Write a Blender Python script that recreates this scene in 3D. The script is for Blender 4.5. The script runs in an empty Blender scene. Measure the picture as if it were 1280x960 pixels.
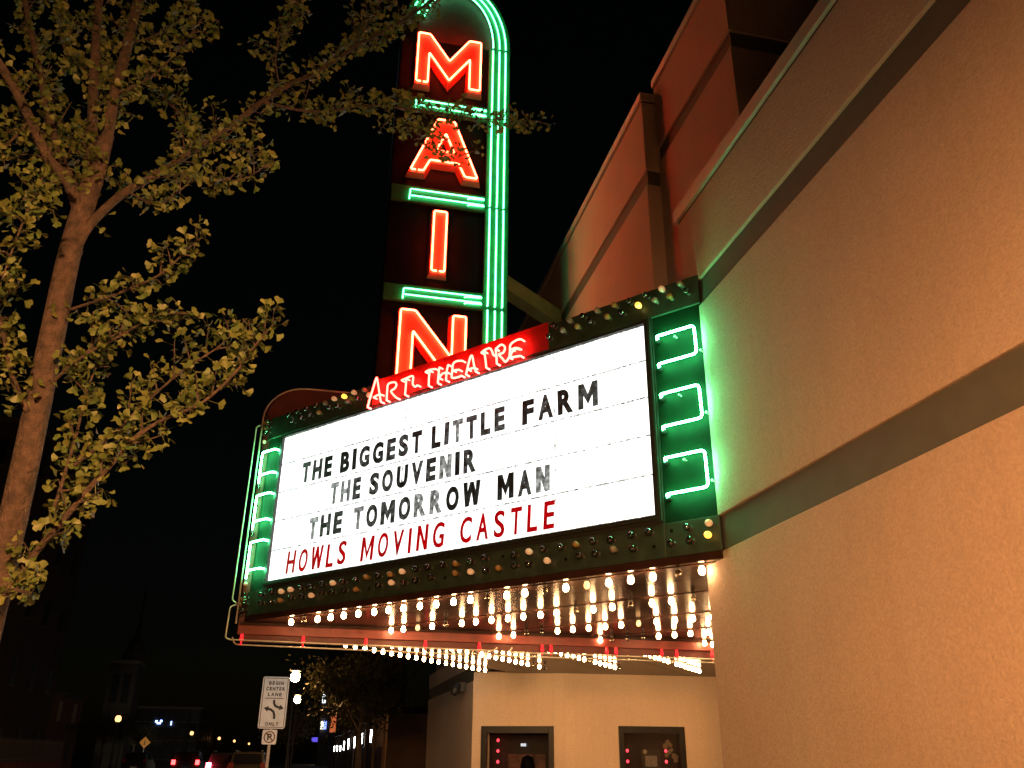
import bpy, bmesh, math, random
import numpy as np
from mathutils import Vector, Matrix
from mathutils.geometry import tessellate_polygon

R_ = random.Random(7)
SC = bpy.context.scene
COL = SC.collection

# ------------------------------------------------------------------ camera
CAM = Vector((0.0, 0.0, 1.6))
FPX, PITCH, ROLL, YAW = 1065.91, math.radians(23.5945), math.radians(0.4951), math.radians(12.6186)
_f = Vector((math.sin(YAW) * math.cos(PITCH), math.cos(YAW) * math.cos(PITCH), math.sin(PITCH)))
_r = Vector((math.cos(YAW), -math.sin(YAW), 0))
_u = _r.cross(_f)
_r2 = _r * math.cos(ROLL) + _u * math.sin(ROLL)
_u2 = _r2.cross(_f)
cam_d = bpy.data.cameras.new('camera')
cam_d.sensor_width = 36.0
cam_d.lens = FPX / 1280 * 36.0
cam_d.clip_start = 0.05
cam_d.clip_end = 3000
cam = bpy.data.objects.new('camera', cam_d)
COL.objects.link(cam)
m3 = Matrix((_r2, _u2, -_f)).transposed()
cam.matrix_world = Matrix.Translation(CAM) @ m3.to_4x4()
SC.camera = cam

# ------------------------------------------------------------------ world, moonlight, exposure
world = bpy.data.worlds.new('World')
SC.world = world
world.use_nodes = True
wn = world.node_tree
sky = wn.nodes.new('ShaderNodeTexSky')
sky.sky_type = 'NISHITA'
sky.sun_disc = False
sky.sun_elevation = math.radians(3)
sky.sun_rotation = math.radians(200)
wn.links.new(sky.outputs[0], wn.nodes['Background'].inputs[0])
wn.nodes['Background'].inputs[1].default_value = 0.0006
sun_d = bpy.data.lights.new('sun', 'SUN')
sun_d.energy = 0.003
sun_d.angle = math.radians(0.5)
sun_d.color = (0.8, 0.88, 1.0)
sun = bpy.data.objects.new('sun', sun_d)
COL.objects.link(sun)
sun.rotation_euler = (math.radians(50), 0, math.radians(200))
SC.view_settings.view_transform = 'Standard'
SC.view_settings.look = 'None'
SC.view_settings.exposure = 0.0
SC.view_settings.gamma = 1.0
SC.cycles.use_denoising = True
SC.cycles.max_bounces = 6
SC.cycles.sample_clamp_indirect = 6.0
SC.cycles.caustics_reflective = False
SC.cycles.caustics_refractive = False


def ray(px, py):
    return (_r2 * ((px - 640) / FPX) - _u2 * ((py - 480) / FPX) + _f)


def at(px, py, Y):
    d = ray(px, py)
    return CAM + d * (Y / d.y)


# ------------------------------------------------------------------ materials
MATS = {}


def nodes_of(m):
    m.use_nodes = True
    nt = m.node_tree
    return nt, nt.nodes['Principled BSDF']


def mat(name, col, rough=0.6, metal=0.0, var=0.0, vscale=6.0, bump=0.0, bscale=80.0, spec=0.5, bdist=0.01, stain=0.0, detail=4.0):
    if name in MATS:
        return MATS[name]
    m = bpy.data.materials.new(name)
    nt, b = nodes_of(m)
    b.inputs['Base Color'].default_value = (*col, 1)
    b.inputs['Roughness'].default_value = rough
    b.inputs['Metallic'].default_value = metal
    b.inputs['Specular IOR Level'].default_value = spec
    tc = nt.nodes.new('ShaderNodeTexCoord')
    if var > 0:
        n = nt.nodes.new('ShaderNodeTexNoise')
        n.inputs['Scale'].default_value = vscale
        n.inputs['Detail'].default_value = detail
        nt.links.new(tc.outputs['Object'], n.inputs['Vector'])
        mr = nt.nodes.new('ShaderNodeMapRange')
        mr.inputs['From Min'].default_value = 0.3
        mr.inputs['From Max'].default_value = 0.7
        mr.inputs['To Min'].default_value = 1 - var
        mr.inputs['To Max'].default_value = 1 + var
        nt.links.new(n.outputs['Fac'], mr.inputs['Value'])
        mx = nt.nodes.new('ShaderNodeVectorMath')
        mx.operation = 'SCALE'
        mx.inputs[0].default_value = col
        nt.links.new(mr.outputs[0], mx.inputs['Scale'])
        out = mx.outputs[0]
        if stain > 0:   # long thin vertical water streaks
            mp = nt.nodes.new('ShaderNodeMapping')
            mp.inputs['Scale'].default_value = (7, 7, 0.35)
            nt.links.new(tc.outputs['Object'], mp.inputs['Vector'])
            n2 = nt.nodes.new('ShaderNodeTexNoise')
            n2.inputs['Scale'].default_value = 1.0
            n2.inputs['Detail'].default_value = 6
            nt.links.new(mp.outputs[0], n2.inputs['Vector'])
            mr2 = nt.nodes.new('ShaderNodeMapRange')
            mr2.inputs['From Min'].default_value = 0.35
            mr2.inputs['From Max'].default_value = 0.75
            mr2.inputs['To Min'].default_value = 1.0
            mr2.inputs['To Max'].default_value = 1 - stain
            nt.links.new(n2.outputs['Fac'], mr2.inputs['Value'])
            mx2 = nt.nodes.new('ShaderNodeVectorMath')
            mx2.operation = 'SCALE'
            nt.links.new(out, mx2.inputs[0])
            nt.links.new(mr2.outputs[0], mx2.inputs['Scale'])
            out = mx2.outputs[0]
        nt.links.new(out, b.inputs['Base Color'])
    if bump > 0:
        n = nt.nodes.new('ShaderNodeTexNoise')
        n.inputs['Scale'].default_value = bscale
        n.inputs['Detail'].default_value = 5
        n.inputs['Roughness'].default_value = 0.6
        nt.links.new(tc.outputs['Object'], n.inputs['Vector'])
        bp = nt.nodes.new('ShaderNodeBump')
        bp.inputs['Strength'].default_value = bump
        bp.inputs['Distance'].default_value = bdist
        nt.links.new(n.outputs['Fac'], bp.inputs['Height'])
        nt.links.new(bp.outputs[0], b.inputs['Normal'])
    MATS[name] = m
    return m


def emit(name, col, strength, base=(0.6, 0.6, 0.6)):
    if name in MATS:
        return MATS[name]
    m = bpy.data.materials.new(name)
    nt, b = nodes_of(m)
    b.inputs['Base Color'].default_value = (*base, 1)
    b.inputs['Emission Color'].default_value = (*col, 1)
    b.inputs['Emission Strength'].default_value = strength
    MATS[name] = m
    return m


def stucco(name, col):
    """hand-trowelled exterior stucco: blotchy colour, two sizes of relief, faint streaks"""
    m = bpy.data.materials.new(name)
    nt, b = nodes_of(m)
    b.inputs['Roughness'].default_value = 0.85
    b.inputs['Specular IOR Level'].default_value = 0.25
    tc = nt.nodes.new('ShaderNodeTexCoord')
    def noise(scale, det, vec=None, rough=0.55):
        n = nt.nodes.new('ShaderNodeTexNoise')
        n.inputs['Scale'].default_value = scale
        n.inputs['Detail'].default_value = det
        n.inputs['Roughness'].default_value = rough
        nt.links.new(vec or tc.outputs['Object'], n.inputs['Vector'])
        return n
    big = noise(0.9, 6)
    fine = noise(52, 5)
    mp = nt.nodes.new('ShaderNodeMapping')
    mp.inputs['Scale'].default_value = (9, 9, 0.5)
    nt.links.new(tc.outputs['Object'], mp.inputs['Vector'])
    streak = noise(1.0, 6, mp.outputs[0])
    def rng(src, a, b_, c, d):
        r = nt.nodes.new('ShaderNodeMapRange')
        for k, v in zip(('From Min', 'From Max', 'To Min', 'To Max'), (a, b_, c, d)):
            r.inputs[k].default_value = v
        nt.links.new(src.outputs['Fac'], r.inputs['Value'])
        return r.outputs[0]
    def mul(x, y):
        k = nt.nodes.new('ShaderNodeMath')
        k.operation = 'MULTIPLY'
        nt.links.new(x, k.inputs[0])
        nt.links.new(y, k.inputs[1])
        return k.outputs[0]
    f = mul(mul(rng(big, .3, .7, .95, 1.04), rng(fine, .3, .7, .86, 1.10)), rng(streak, .45, .8, 1.01, .955))
    sc = nt.nodes.new('ShaderNodeVectorMath')
    sc.operation = 'SCALE'
    sc.inputs[0].default_value = col
    nt.links.new(f, sc.inputs['Scale'])
    nt.links.new(sc.outputs[0], b.inputs['Base Color'])
    rel1 = noise(60, 5, None, .65)
    rel2 = noise(28, 3)
    add = nt.nodes.new('ShaderNodeMath')
    add.operation = 'ADD'
    nt.links.new(rel1.outputs['Fac'], add.inputs[0])
    nt.links.new(rel2.outputs['Fac'], add.inputs[1])
    bp = nt.nodes.new('ShaderNodeBump')
    bp.inputs['Strength'].default_value = 0.65
    bp.inputs['Distance'].default_value = 0.010
    nt.links.new(add.outputs[0], bp.inputs['Height'])
    nt.links.new(bp.outputs[0], b.inputs['Normal'])
    MATS[name] = m
    return m


def worn_or_glare_mat(name, col, lo, hi, scale=9.0, tint=(1, 1, 1)):
    """plastic thinned by noise: wear on letters and seams, imitated board glare on rails"""
    m = bpy.data.materials.new(name)
    nt, b = nodes_of(m)
    b.inputs['Base Color'].default_value = (*col, 1)
    b.inputs['Roughness'].default_value = 0.5
    tr = nt.nodes.new('ShaderNodeBsdfTransparent')
    tr.inputs[0].default_value = (*tint, 1)
    tc = nt.nodes.new('ShaderNodeTexCoord')
    oi = nt.nodes.new('ShaderNodeObjectInfo')
    ad = nt.nodes.new('ShaderNodeVectorMath')
    ad.operation = 'ADD'
    cb = nt.nodes.new('ShaderNodeCombineXYZ')
    mm = nt.nodes.new('ShaderNodeMath')
    mm.operation = 'MULTIPLY'
    mm.inputs[1].default_value = 40
    nt.links.new(oi.outputs['Random'], mm.inputs[0])
    nt.links.new(mm.outputs[0], cb.inputs[0])
    nt.links.new(tc.outputs['Object'], ad.inputs[0])
    nt.links.new(cb.outputs[0], ad.inputs[1])
    n = nt.nodes.new('ShaderNodeTexNoise')
    n.inputs['Scale'].default_value = scale
    n.inputs['Detail'].default_value = 6
    n.inputs['Roughness'].default_value = 0.65
    nt.links.new(ad.outputs[0], n.inputs['Vector'])
    mr = nt.nodes.new('ShaderNodeMapRange')
    mr.inputs['From Min'].default_value = 0.32
    mr.inputs['From Max'].default_value = 0.72
    mr.inputs['To Min'].default_value = lo
    mr.inputs['To Max'].default_value = hi
    nt.links.new(n.outputs['Fac'], mr.inputs['Value'])
    mx = nt.nodes.new('ShaderNodeMixShader')
    nt.links.new(mr.outputs[0], mx.inputs[0])
    nt.links.new(b.outputs[0], mx.inputs[1])
    nt.links.new(tr.outputs[0], mx.inputs[2])
    nt.links.new(mx.outputs[0], nt.nodes['Material Output'].inputs[0])
    MATS[name] = m
    return m


def clear_glass(name, tint, gloss=0.12, top=0.75):
    m = bpy.data.materials.new(name)
    nt, b = nodes_of(m)
    tr = nt.nodes.new('ShaderNodeBsdfTransparent')
    tr.inputs[0].default_value = (*tint, 1)
    gl = nt.nodes.new('ShaderNodeBsdfGlossy')
    gl.inputs['Roughness'].default_value = 0.04
    lw = nt.nodes.new('ShaderNodeLayerWeight')
    lw.inputs[0].default_value = 0.35
    mr = nt.nodes.new('ShaderNodeMapRange')
    mr.inputs['To Min'].default_value = gloss
    mr.inputs['To Max'].default_value = top
    nt.links.new(lw.outputs['Fresnel'], mr.inputs['Value'])
    mx = nt.nodes.new('ShaderNodeMixShader')
    nt.links.new(mr.outputs[0], mx.inputs[0])
    nt.links.new(tr.outputs[0], mx.inputs[1])
    nt.links.new(gl.outputs[0], mx.inputs[2])
    nt.links.new(mx.outputs[0], nt.nodes['Material Output'].inputs[0])
    MATS[name] = m
    return m


def leaf_mat(name, c1, c2, trans=0.35):
    m = bpy.data.materials.new(name)
    nt, b = nodes_of(m)
    b.inputs['Roughness'].default_value = 0.55
    tc = nt.nodes.new('ShaderNodeTexCoord')
    geo = nt.nodes.new('ShaderNodeNewGeometry')
    oi = nt.nodes.new('ShaderNodeObjectInfo')
    n = nt.nodes.new('ShaderNodeTexNoise')
    n.inputs['Scale'].default_value = 14
    nt.links.new(geo.outputs['Position'], n.inputs['Vector'])
    ad = nt.nodes.new('ShaderNodeMath')
    ad.operation = 'ADD'
    nt.links.new(n.outputs['Fac'], ad.inputs[0])
    ml = nt.nodes.new('ShaderNodeMath')
    ml.operation = 'MULTIPLY_ADD'
    ml.inputs[1].default_value = 0.5
    ml.inputs[2].default_value = -0.25
    nt.links.new(geo.outputs['Random Per Island'], ml.inputs[0])
    nt.links.new(ml.outputs[0], ad.inputs[1])
    mixc = nt.nodes.new('ShaderNodeMix')
    mixc.data_type = 'RGBA'
    mixc.inputs[6].default_value = (*c1, 1)
    mixc.inputs[7].default_value = (*c2, 1)
    nt.links.new(ad.outputs[0], mixc.inputs[0])
    nt.links.new(mixc.outputs[2], b.inputs['Base Color'])
    tl = nt.nodes.new('ShaderNodeBsdfTranslucent')
    nt.links.new(mixc.outputs[2], tl.inputs[0])
    mx = nt.nodes.new('ShaderNodeMixShader')
    mx.inputs[0].default_value = trans
    nt.links.new(b.outputs[0], mx.inputs[1])
    nt.links.new(tl.outputs[0], mx.inputs[2])
    nt.links.new(mx.outputs[0], nt.nodes['Material Output'].inputs[0])
    MATS[name] = m
    return m


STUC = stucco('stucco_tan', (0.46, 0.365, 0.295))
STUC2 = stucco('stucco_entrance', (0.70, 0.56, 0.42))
BANDM = mat('band_grey_green', (0.088, 0.09, 0.076), 0.8, var=.08, vscale=5, bump=.25, bscale=90)
COPING = mat('coping_metal', (0.36, 0.32, 0.27), 0.5, var=.12)
FASC = mat('fascia_dark_green', (0.03, 0.052, 0.04), 0.42, var=.35, vscale=7, bump=.12, bscale=9)
FASCRED = mat('fascia_red', (0.42, 0.02, 0.02), 0.45, var=.2, vscale=9)
BLACKP = mat('black_enamel', (0.007, 0.007, 0.007), 0.5, var=.3, vscale=4, spec=.1)
FRAMEM = mat('board_frame_black', (0.02, 0.024, 0.022), 0.45)
GREENP = mat('green_enamel', (0.026, 0.18, 0.062), 0.42, var=.2, vscale=5)
NEONBACK = mat('neon_panel_green', (0.0022, 0.020, 0.009), 0.65, var=.25, vscale=6, spec=.12)
BEAMG = mat('beam_green_lit_tint', (0.26, 0.46, 0.24), 0.6, var=.15, vscale=5)  # base greened to stand in for light from the sign's green tubes
FINRED = mat('fin_red', (0.20, 0.03, 0.022), 0.5, var=.15, vscale=5, stain=.25)
FINDARK = mat('fin_dark_red', (0.09, 0.016, 0.014), 0.55, var=.2)
TYMP = mat('arch_oxide_red', (0.10, 0.025, 0.022), 0.55, var=.2)
LETRED = mat('letter_red', (0.85, 0.17, 0.10), 0.45, var=.12, vscale=5)
LETSIDE = mat('letter_side_neon_spill', (0.62, 0.05, 0.03), 0.45)  # redder than the face, painting in the neon's spill on the sides
CASEF = mat('case_frame_black', (0.006, 0.006, 0.006), 0.4)
SOFF = mat('soffit_brown', (0.035, 0.018, 0.014), 0.2, var=.3, vscale=3, bump=.05, bscale=14, spec=.05)
SOCK = mat('socket_dark', (0.05, 0.045, 0.04), 0.5)
TUBEOFF = mat('unlit_tube_glass', (0.55, 0.52, 0.45), 0.12)
STEELD = mat('dark_steel', (0.05, 0.05, 0.05), 0.45, metal=.6)
REDN = emit('neon_red', (1.0, 0.055, 0.022), 42.0)
REDS = emit('neon_script_red', (1.0, 0.034, 0.024), 30.0)
GRNN = emit('neon_green', (0.12, 1.0, 0.34), 85.0)
GRN2 = emit('neon_green_border', (0.11, 1.0, 0.40), 7.5)
REDG = emit('red_post_glow', (1.0, 0.02, 0.03), 1.3, (.3, .005, .005))  # glow added to the red glass insulator posts, which are no lamps
BOARDE = emit('board_light', (0.94, 1.0, 0.97), 2.0)
BULBE = emit('bulb_lit', (1.0, 0.56, 0.24), 100.0)
BULBDIM = emit('bulb_dim', (1.0, 0.45, 0.16), 2.0)
BULBOFF = clear_glass('bulb_clear_glass', (0.62, 0.56, 0.5), 0.16)
BULBAMB = mat('bulb_amber', (0.30, 0.19, 0.06), 0.18, var=.2, vscale=40)
BULBAMBL = emit('bulb_amber_lit', (1.0, 0.48, 0.05), 2.2)
BULBPALE = mat('bulb_frosted', (0.26, 0.23, 0.19), 0.2)
PANE = clear_glass('pane_glass', (0.8, 0.8, 0.8), 0.015, .35)
WHITEP = mat('sign_white', (0.86, 0.85, 0.83), 0.5, var=.1)
BLACKI = mat('sign_black_ink', (0.015, 0.015, 0.015), 0.5)
GALV = mat('galvanised_steel', (0.3, 0.3, 0.3), 0.45, metal=.8)
ASPH = mat('asphalt', (0.05, 0.05, 0.05), 0.85, var=.2, vscale=2, bump=.4, bscale=120)
CONC = mat('concrete', (0.30, 0.28, 0.26), 0.85, var=.15, vscale=1.5, bump=.3, bscale=60)
GRND = mat('ground_dirt', (0.06, 0.06, 0.05), 0.9, var=.3, vscale=.2)
PAINTW = mat('road_paint', (0.7, 0.7, 0.66), 0.7, var=.2, vscale=5)
PAINTY = mat('road_paint_yellow', (0.7, 0.45, 0.05), 0.7, var=.2, vscale=5)
BARK = mat('ginkgo_bark', (0.046, 0.030, 0.024), 0.85, var=.6, vscale=22, bump=1.0, bscale=50, bdist=.03, stain=.35)  # strong mottling is bark texture plus painted-in leaf shadows
BARKD = mat('dark_bark', (0.10, 0.075, 0.055), 0.9, var=.3, vscale=14)
LEAFM = leaf_mat('ginkgo_leaf', (0.028, 0.080, 0.018), (0.140, 0.142, 0.036))
LEAFD = leaf_mat('street_tree_leaf', (0.04, 0.045, 0.018), (0.07, 0.06, 0.02))

# ------------------------------------------------------------------ object helpers
BASE = {}


def tag(o, label=None, cat=None, group=None, kind=None):
    if label: o['label'] = label
    if cat: o['category'] = cat
    if group: o['group'] = group
    if kind: o['kind'] = kind
    return o


def thing(name, base, label, cat, group=None):
    o = bpy.data.objects.new(name, None)
    o.empty_display_size = .2
    COL.objects.link(o)
    o.location = base
    BASE[o.name] = Vector(base)
    return tag(o, label, cat, group)


class MB:
    def __init__(s):
        s.v, s.f, s.mi = [], [], []

    def quad_box(s, pts, mi=0):       # eight corners: bottom 0-3 ccw, top 4-7
        b = len(s.v)
        s.v += [Vector(p) for p in pts]
        for q in ((0, 3, 2, 1), (4, 5, 6, 7), (0, 1, 5, 4), (1, 2, 6, 5), (2, 3, 7, 6), (3, 0, 4, 7)):
            s.f.append(tuple(b + i for i in q)); s.mi.append(mi)
        return s

    def box(s, x0, x1, y0, y1, z0, z1, mi=0):
        return s.quad_box([(x0, y0, z0), (x1, y0, z0), (x1, y1, z0), (x0, y1, z0),
                           (x0, y0, z1), (x1, y0, z1), (x1, y1, z1), (x0, y1, z1)], mi)

    def prism(s, loops, to3, d0, d1, mi=0, loops2=None, side=None):
        """loops: outer (+holes) 2-D polygons; to3(u, v, d) -> point"""
        tris = tessellate_polygon([[Vector((u, v, 0)) for u, v in lp] for lp in loops])
        flat = [p for lp in loops for p in lp]
        b = len(s.v)
        n = len(flat)
        s.v += [Vector(to3(u, v, d0)) for u, v in flat] + [Vector(to3(u, v, d1)) for u, v in (flat if not loops2 else [p for lp in loops2 for p in lp])]
        for t in tris:
            s.f.append(tuple(b + i for i in t)); s.mi.append(mi)
            s.f.append(tuple(b + n + i for i in reversed(t))); s.mi.append(mi)
        o = 0
        for lp in loops:
            k = len(lp)
            for i in range(k):
                j = (i + 1) % k
                s.f.append((b + o + i, b + o + j, b + n + o + j, b + n + o + i)); s.mi.append(mi if side is None else side)
            o += k
        return s

    def tube(s, pts, r, n=7, cap=True, mi=0):
        pts = [Vector(p) for p in pts]
        q = [pts[0]]
        for p in pts[1:]:
            if (p - q[-1]).length > 1e-5: q.append(p)
        pts = q
        m = len(pts)
        if m < 2: return s
        rr = r if isinstance(r, (list, tuple)) else [r] * m
        if len(rr) != m: rr = [rr[0] + (rr[-1] - rr[0]) * i / (m - 1) for i in range(m)]
        b = len(s.v)
        t0 = (pts[1] - pts[0]).normalized()
        up = Vector((0, 0, 1)) if abs(t0.z) < .9 else Vector((1, 0, 0))
        a = t0.cross(up).normalized()
        for i, p in enumerate(pts):
            t = ((pts[min(i + 1, m - 1)] - p).normalized() + (p - pts[max(i - 1, 0)]).normalized())
            t = t.normalized() if t.length > 1e-6 else t0
            a = (a - t * a.dot(t))
            a = a.normalized() if a.length > 1e-6 else t.orthogonal().normalized()
            c = t.cross(a)
            for k in range(n):
                w = 2 * math.pi * k / n
                s.v.append(p + (a * math.cos(w) + c * math.sin(w)) * rr[i])
        for i in range(m - 1):
            for k in range(n):
                k2 = (k + 1) % n
                s.f.append((b + i * n + k, b + i * n + k2, b + (i + 1) * n + k2, b + (i + 1) * n + k)); s.mi.append(mi)
        if cap:
            s.f.append(tuple(b + k for k in reversed(range(n)))); s.mi.append(mi)
            s.f.append(tuple(b + (m - 1) * n + k for k in range(n))); s.mi.append(mi)
        return s

    def lathe(s, prof, axis=Vector((0, 0, 1)), org=Vector((0, 0, 0)), n=10, mi=0, mis=None):
        axis = Vector(axis).normalized()
        a = axis.orthogonal().normalized()
        c = axis.cross(a)
        b = len(s.v)
        for r, h in prof:
            for k in range(n):
                w = 2 * math.pi * k / n
                s.v.append(Vector(org) + axis * h + (a * math.cos(w) + c * math.sin(w)) * r)
        for i in range(len(prof) - 1):
            for k in range(n):
                k2 = (k + 1) % n
                s.f.append((b + i * n + k, b + i * n + k2, b + (i + 1) * n + k2, b + (i + 1) * n + k))
                s.mi.append(mis[i] if mis else mi)
        return s

    def mesh(s, name, mats, off=Vector((0, 0, 0)), smooth=False):
        me = bpy.data.meshes.new(name)
        me.from_pydata([tuple(v - off) for v in s.v], [], s.f)
        for m in (mats if isinstance(mats, (list, tuple)) else [mats]):
            me.materials.append(m)
        me.polygons.foreach_set('material_index', s.mi)
        if smooth:
            me.polygons.foreach_set('use_smooth', [True] * len(me.polygons))
        me.validate()
        bm = bmesh.new()
        bm.from_mesh(me)
        bmesh.ops.recalc_face_normals(bm, faces=bm.faces)
        bm.to_mesh(me)
        bm.free()
        me.update()
        return me

    def build(s, name, mats, parent=None, smooth=False, bevel=0.0, off=None):
        base = BASE.get(parent.name, Vector((0, 0, 0))) if parent else Vector((0, 0, 0))
        if off is not None: base = off
        o = bpy.data.objects.new(name, s.mesh(name, mats, base, smooth))
        COL.objects.link(o)
        if parent:
            o.parent = parent
            BASE[o.name] = base
        if bevel > 0:
            md = o.modifiers.new('edge', 'BEVEL')
            md.width = bevel
            md.segments = 2
            md.limit_method = 'ANGLE'
        return o


def place(name, me, pos, parent, mats=None):
    """one more object that shares mesh data; pos is in world space"""
    o = bpy.data.objects.new(name, me)
    COL.objects.link(o)
    o.parent = parent
    o.location = Vector(pos) - BASE[parent.name]
    BASE[o.name] = Vector(pos)
    return o


def fillet(pts, r, n=4):
    pts = [Vector(p) for p in pts]
    out = [pts[0]]
    for i in range(1, len(pts) - 1):
        a, p, c = pts[i - 1], pts[i], pts[i + 1]
        d1, d2 = (a - p), (c - p)
        k = min(r, d1.length * .45, d2.length * .45)
        p1, p2 = p + d1.normalized() * k, p + d2.normalized() * k
        for j in range(n + 1):
            t = j / n
            out.append(p1 * (1 - t) ** 2 + p * 2 * t * (1 - t) + p2 * t * t)
    out.append(pts[-1])
    return out


def smooth_path(pts, n=5):
    """Catmull-Rom through the points"""
    pts = [Vector(p) for p in pts]
    P = [pts[0] * 2 - pts[1]] + pts + [pts[-1] * 2 - pts[-2]]
    out = []
    for i in range(1, len(P) - 2):
        for k in range(n):
            t = k / n
            a, b, c, d = P[i - 1], P[i], P[i + 1], P[i + 2]
            out.append(.5 * ((2 * b) + (c - a) * t + (2 * a - 5 * b + 4 * c - d) * t * t + (3 * b - a - 3 * c + d) * t ** 3))
    out.append(pts[-1])
    return out


def offset_poly(poly, d):
    """positive d grows a counter-clockwise polygon"""
    n = len(poly)
    area = sum(poly[i][0] * poly[(i + 1) % n][1] - poly[(i + 1) % n][0] * poly[i][1] for i in range(n))
    sg = 1 if area > 0 else -1
    out = []
    for i in range(n):
        a, p, c = Vector(poly[i - 1]), Vector(poly[i]), Vector(poly[(i + 1) % n])
        e1, e2 = (p - a).normalized(), (c - p).normalized()
        n1, n2 = Vector((e1.y, -e1.x)) * sg, Vector((e2.y, -e2.x)) * sg
        bis = n1 + n2
        bis = bis.normalized() if bis.length > 1e-6 else n1
        k = d / max(.35, bis.dot(n1))
        out.append(tuple(p + bis * k))
    return out


FONT_CACHE = {}


def glyph(ch, bold, depth):
    """a flat letter mesh from the built-in font: 2-D x/y, extruded, with its advance box"""
    key = (ch, round(bold, 3), round(depth, 4))
    if key in FONT_CACHE: return FONT_CACHE[key]
    cu = bpy.data.curves.new('glyph', 'FONT')
    cu.body = ch
    cu.size = 1.0
    cu.extrude = depth
    cu.offset = bold
    cu.resolution_u = 4
    ob = bpy.data.objects.new('glyph', cu)
    COL.objects.link(ob)
    bpy.context.view_layer.update()
    dg = bpy.context.evaluated_depsgraph_get()
    me = bpy.data.meshes.new_from_object(ob.evaluated_get(dg))
    bpy.data.objects.remove(ob)
    xs = [v.co.x for v in me.vertices]
    ys = [v.co.y for v in me.vertices]
    FONT_CACHE[key] = ([v.co.copy() for v in me.vertices], [tuple(p.vertices) for p in me.polygons],
                       (min(xs), max(xs), min(ys), max(ys)))
    bpy.data.meshes.remove(me)
    return FONT_CACHE[key]


def own_glyph(ch, w, h, st):
    """outline of the letters the font thickens badly; st = stem width"""
    m = w / 2
    v = st * 1.25
    if ch == 'M':
        return [(0, 0), (st, 0), (st, h - v * 1.7), (m, v * .55), (w - st, h - v * 1.7), (w - st, 0), (w, 0), (w, h), (w - st * 1.05, h), (m, v * 1.95), (st * 1.05, h), (0, h)]
    if ch == 'N':
        return [(0, 0), (st, 0), (st, h - v * 1.75), (w - st, 0), (w, 0), (w, h), (w - st, h), (w - st, v * 1.75), (st, h), (0, h)]
    q = w * .25
    return [(q - st * .42, 0), (q + st * .42, 0), (m, h * .62), (w - q - st * .42, 0), (w - q + st * .42, 0), (w, h), (w - st * .95, h), (w - q, v * 1.9), (m + st * .4, h * .98), (m - st * .4, h * .98), (q, v * 1.9), (st * .95, h), (0, h)]


def put_own(mb, ch, x0, x1, y0, y1, to3, st, depth):
    pl = [(x0 + u, y0 + v) for u, v in own_glyph(ch, x1 - x0, y1 - y0, st)]
    return mb.prism([pl], to3, -depth, depth)


def put_glyph(mb, ch, x0, x1, y0, y1, to3, bold=.02, depth=.02, dscale=1.0):
    v, f, (a, b, c, d) = glyph(ch, bold, depth)
    o = len(mb.v)
    for p in v:
        mb.v.append(Vector(to3(x0 + (p.x - a) / (b - a) * (x1 - x0), y0 + (p.y - c) / (d - c) * (y1 - y0), p.z * dscale)))
    for q in f:
        mb.f.append(tuple(o + i for i in q)); mb.mi.append(0)
    return mb


WID = {'I': .34, 'M': 1.22, 'W': 1.3, 'T': .86, 'L': .78, 'E': .8, 'F': .78, 'S': .86, 'B': .9, 'J': .6, '1': .5}


def layout_word(word, x0, x1, gap=.22):
    ws = [WID.get(c, .98) for c in word]
    tot = sum(ws) + gap * (len(word) - 1)
    k = (x1 - x0) / tot
    out, x = [], x0
    for c, w in zip(word, ws):
        out.append((c, x, x + w * k))
        x += (w + gap) * k
    return out


# ------------------------------------------------------------------ setting: ground, road, pavements
KX = -1.45          # kerb line
tag(MB().box(-900, 900, -900, 2200, -.6, -.30).build('ground', GRND), kind='structure')
tag(MB().box(-14.0, KX - .15, -60, 900, -.29, -.14).build('road', ASPH), kind='structure')
tag(MB().box(KX - .15, KX, -60, 900, -.28, .0).build('kerb', CONC, bevel=.02), kind='structure')
tag(MB().box(-14.15, -14.0, -60, 900, -.28, .0).build('kerb', CONC, bevel=.02), kind='structure')
tag(MB().box(-17.5, -14.15, -60, 900, -.28, -.004).build('pavement', CONC), kind='structure')
pav = MB()
pav.box(KX, 12.0, -60, 900, -.28, -.03)
pav_o = tag(pav.build('pavement', CONC), kind='structure')
BASE[pav_o.name] = Vector((0, 0, 0))
_slab = MB().box(-.42, .42, -.745, .745, -.028, .0)
slab_me = _slab.mesh('paving_slab', CONC)
k = 0
for j in range(0, 20):
    for i in range(6):
        o = bpy.data.objects.new('paving_slab', slab_me)
        COL.objects.link(o)
        o.parent = pav_o
        o.location = (KX + .43 + i * .855, -2 + j * 1.5 + .75, R_.uniform(-.002, .002))
mk = MB()
for y in range(0, 300, 12):
    mk.box(-7.85, -7.73, y, y + 3, -.139, -.135)
tag(mk.build('lane_marking', PAINTY), kind='structure')

# ------------------------------------------------------------------ marquee frame of reference
PHI = 0.6929
D = Vector((-math.sin(PHI), math.cos(PHI), 0))       # along the near face, wall -> street
N = Vector((math.cos(PHI), math.sin(PHI), 0))        # into the marquee
P0 = Vector((3.7, 7.35, 0))
YC = 13.1                                            # plane of the central fin


def F(s, z, t=0.0):
    return P0 + D * s + N * t + Vector((0, 0, z))


def G(s, z, t=0.0):                                  # the mirrored far face
    p = F(s, z, t)
    return Vector((p.x, 2 * YC - p.y, p.z))


def slab(mb, fn, s0, s1, z0, z1, t0, t1, mi=0):
    return mb.quad_box([fn(s0, z0, t0), fn(s1, z0, t0), fn(s1, z0, t1), fn(s0, z0, t1),
                        fn(s0, z1, t0), fn(s1, z1, t0), fn(s1, z1, t1), fn(s0, z1, t1)], mi)


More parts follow.
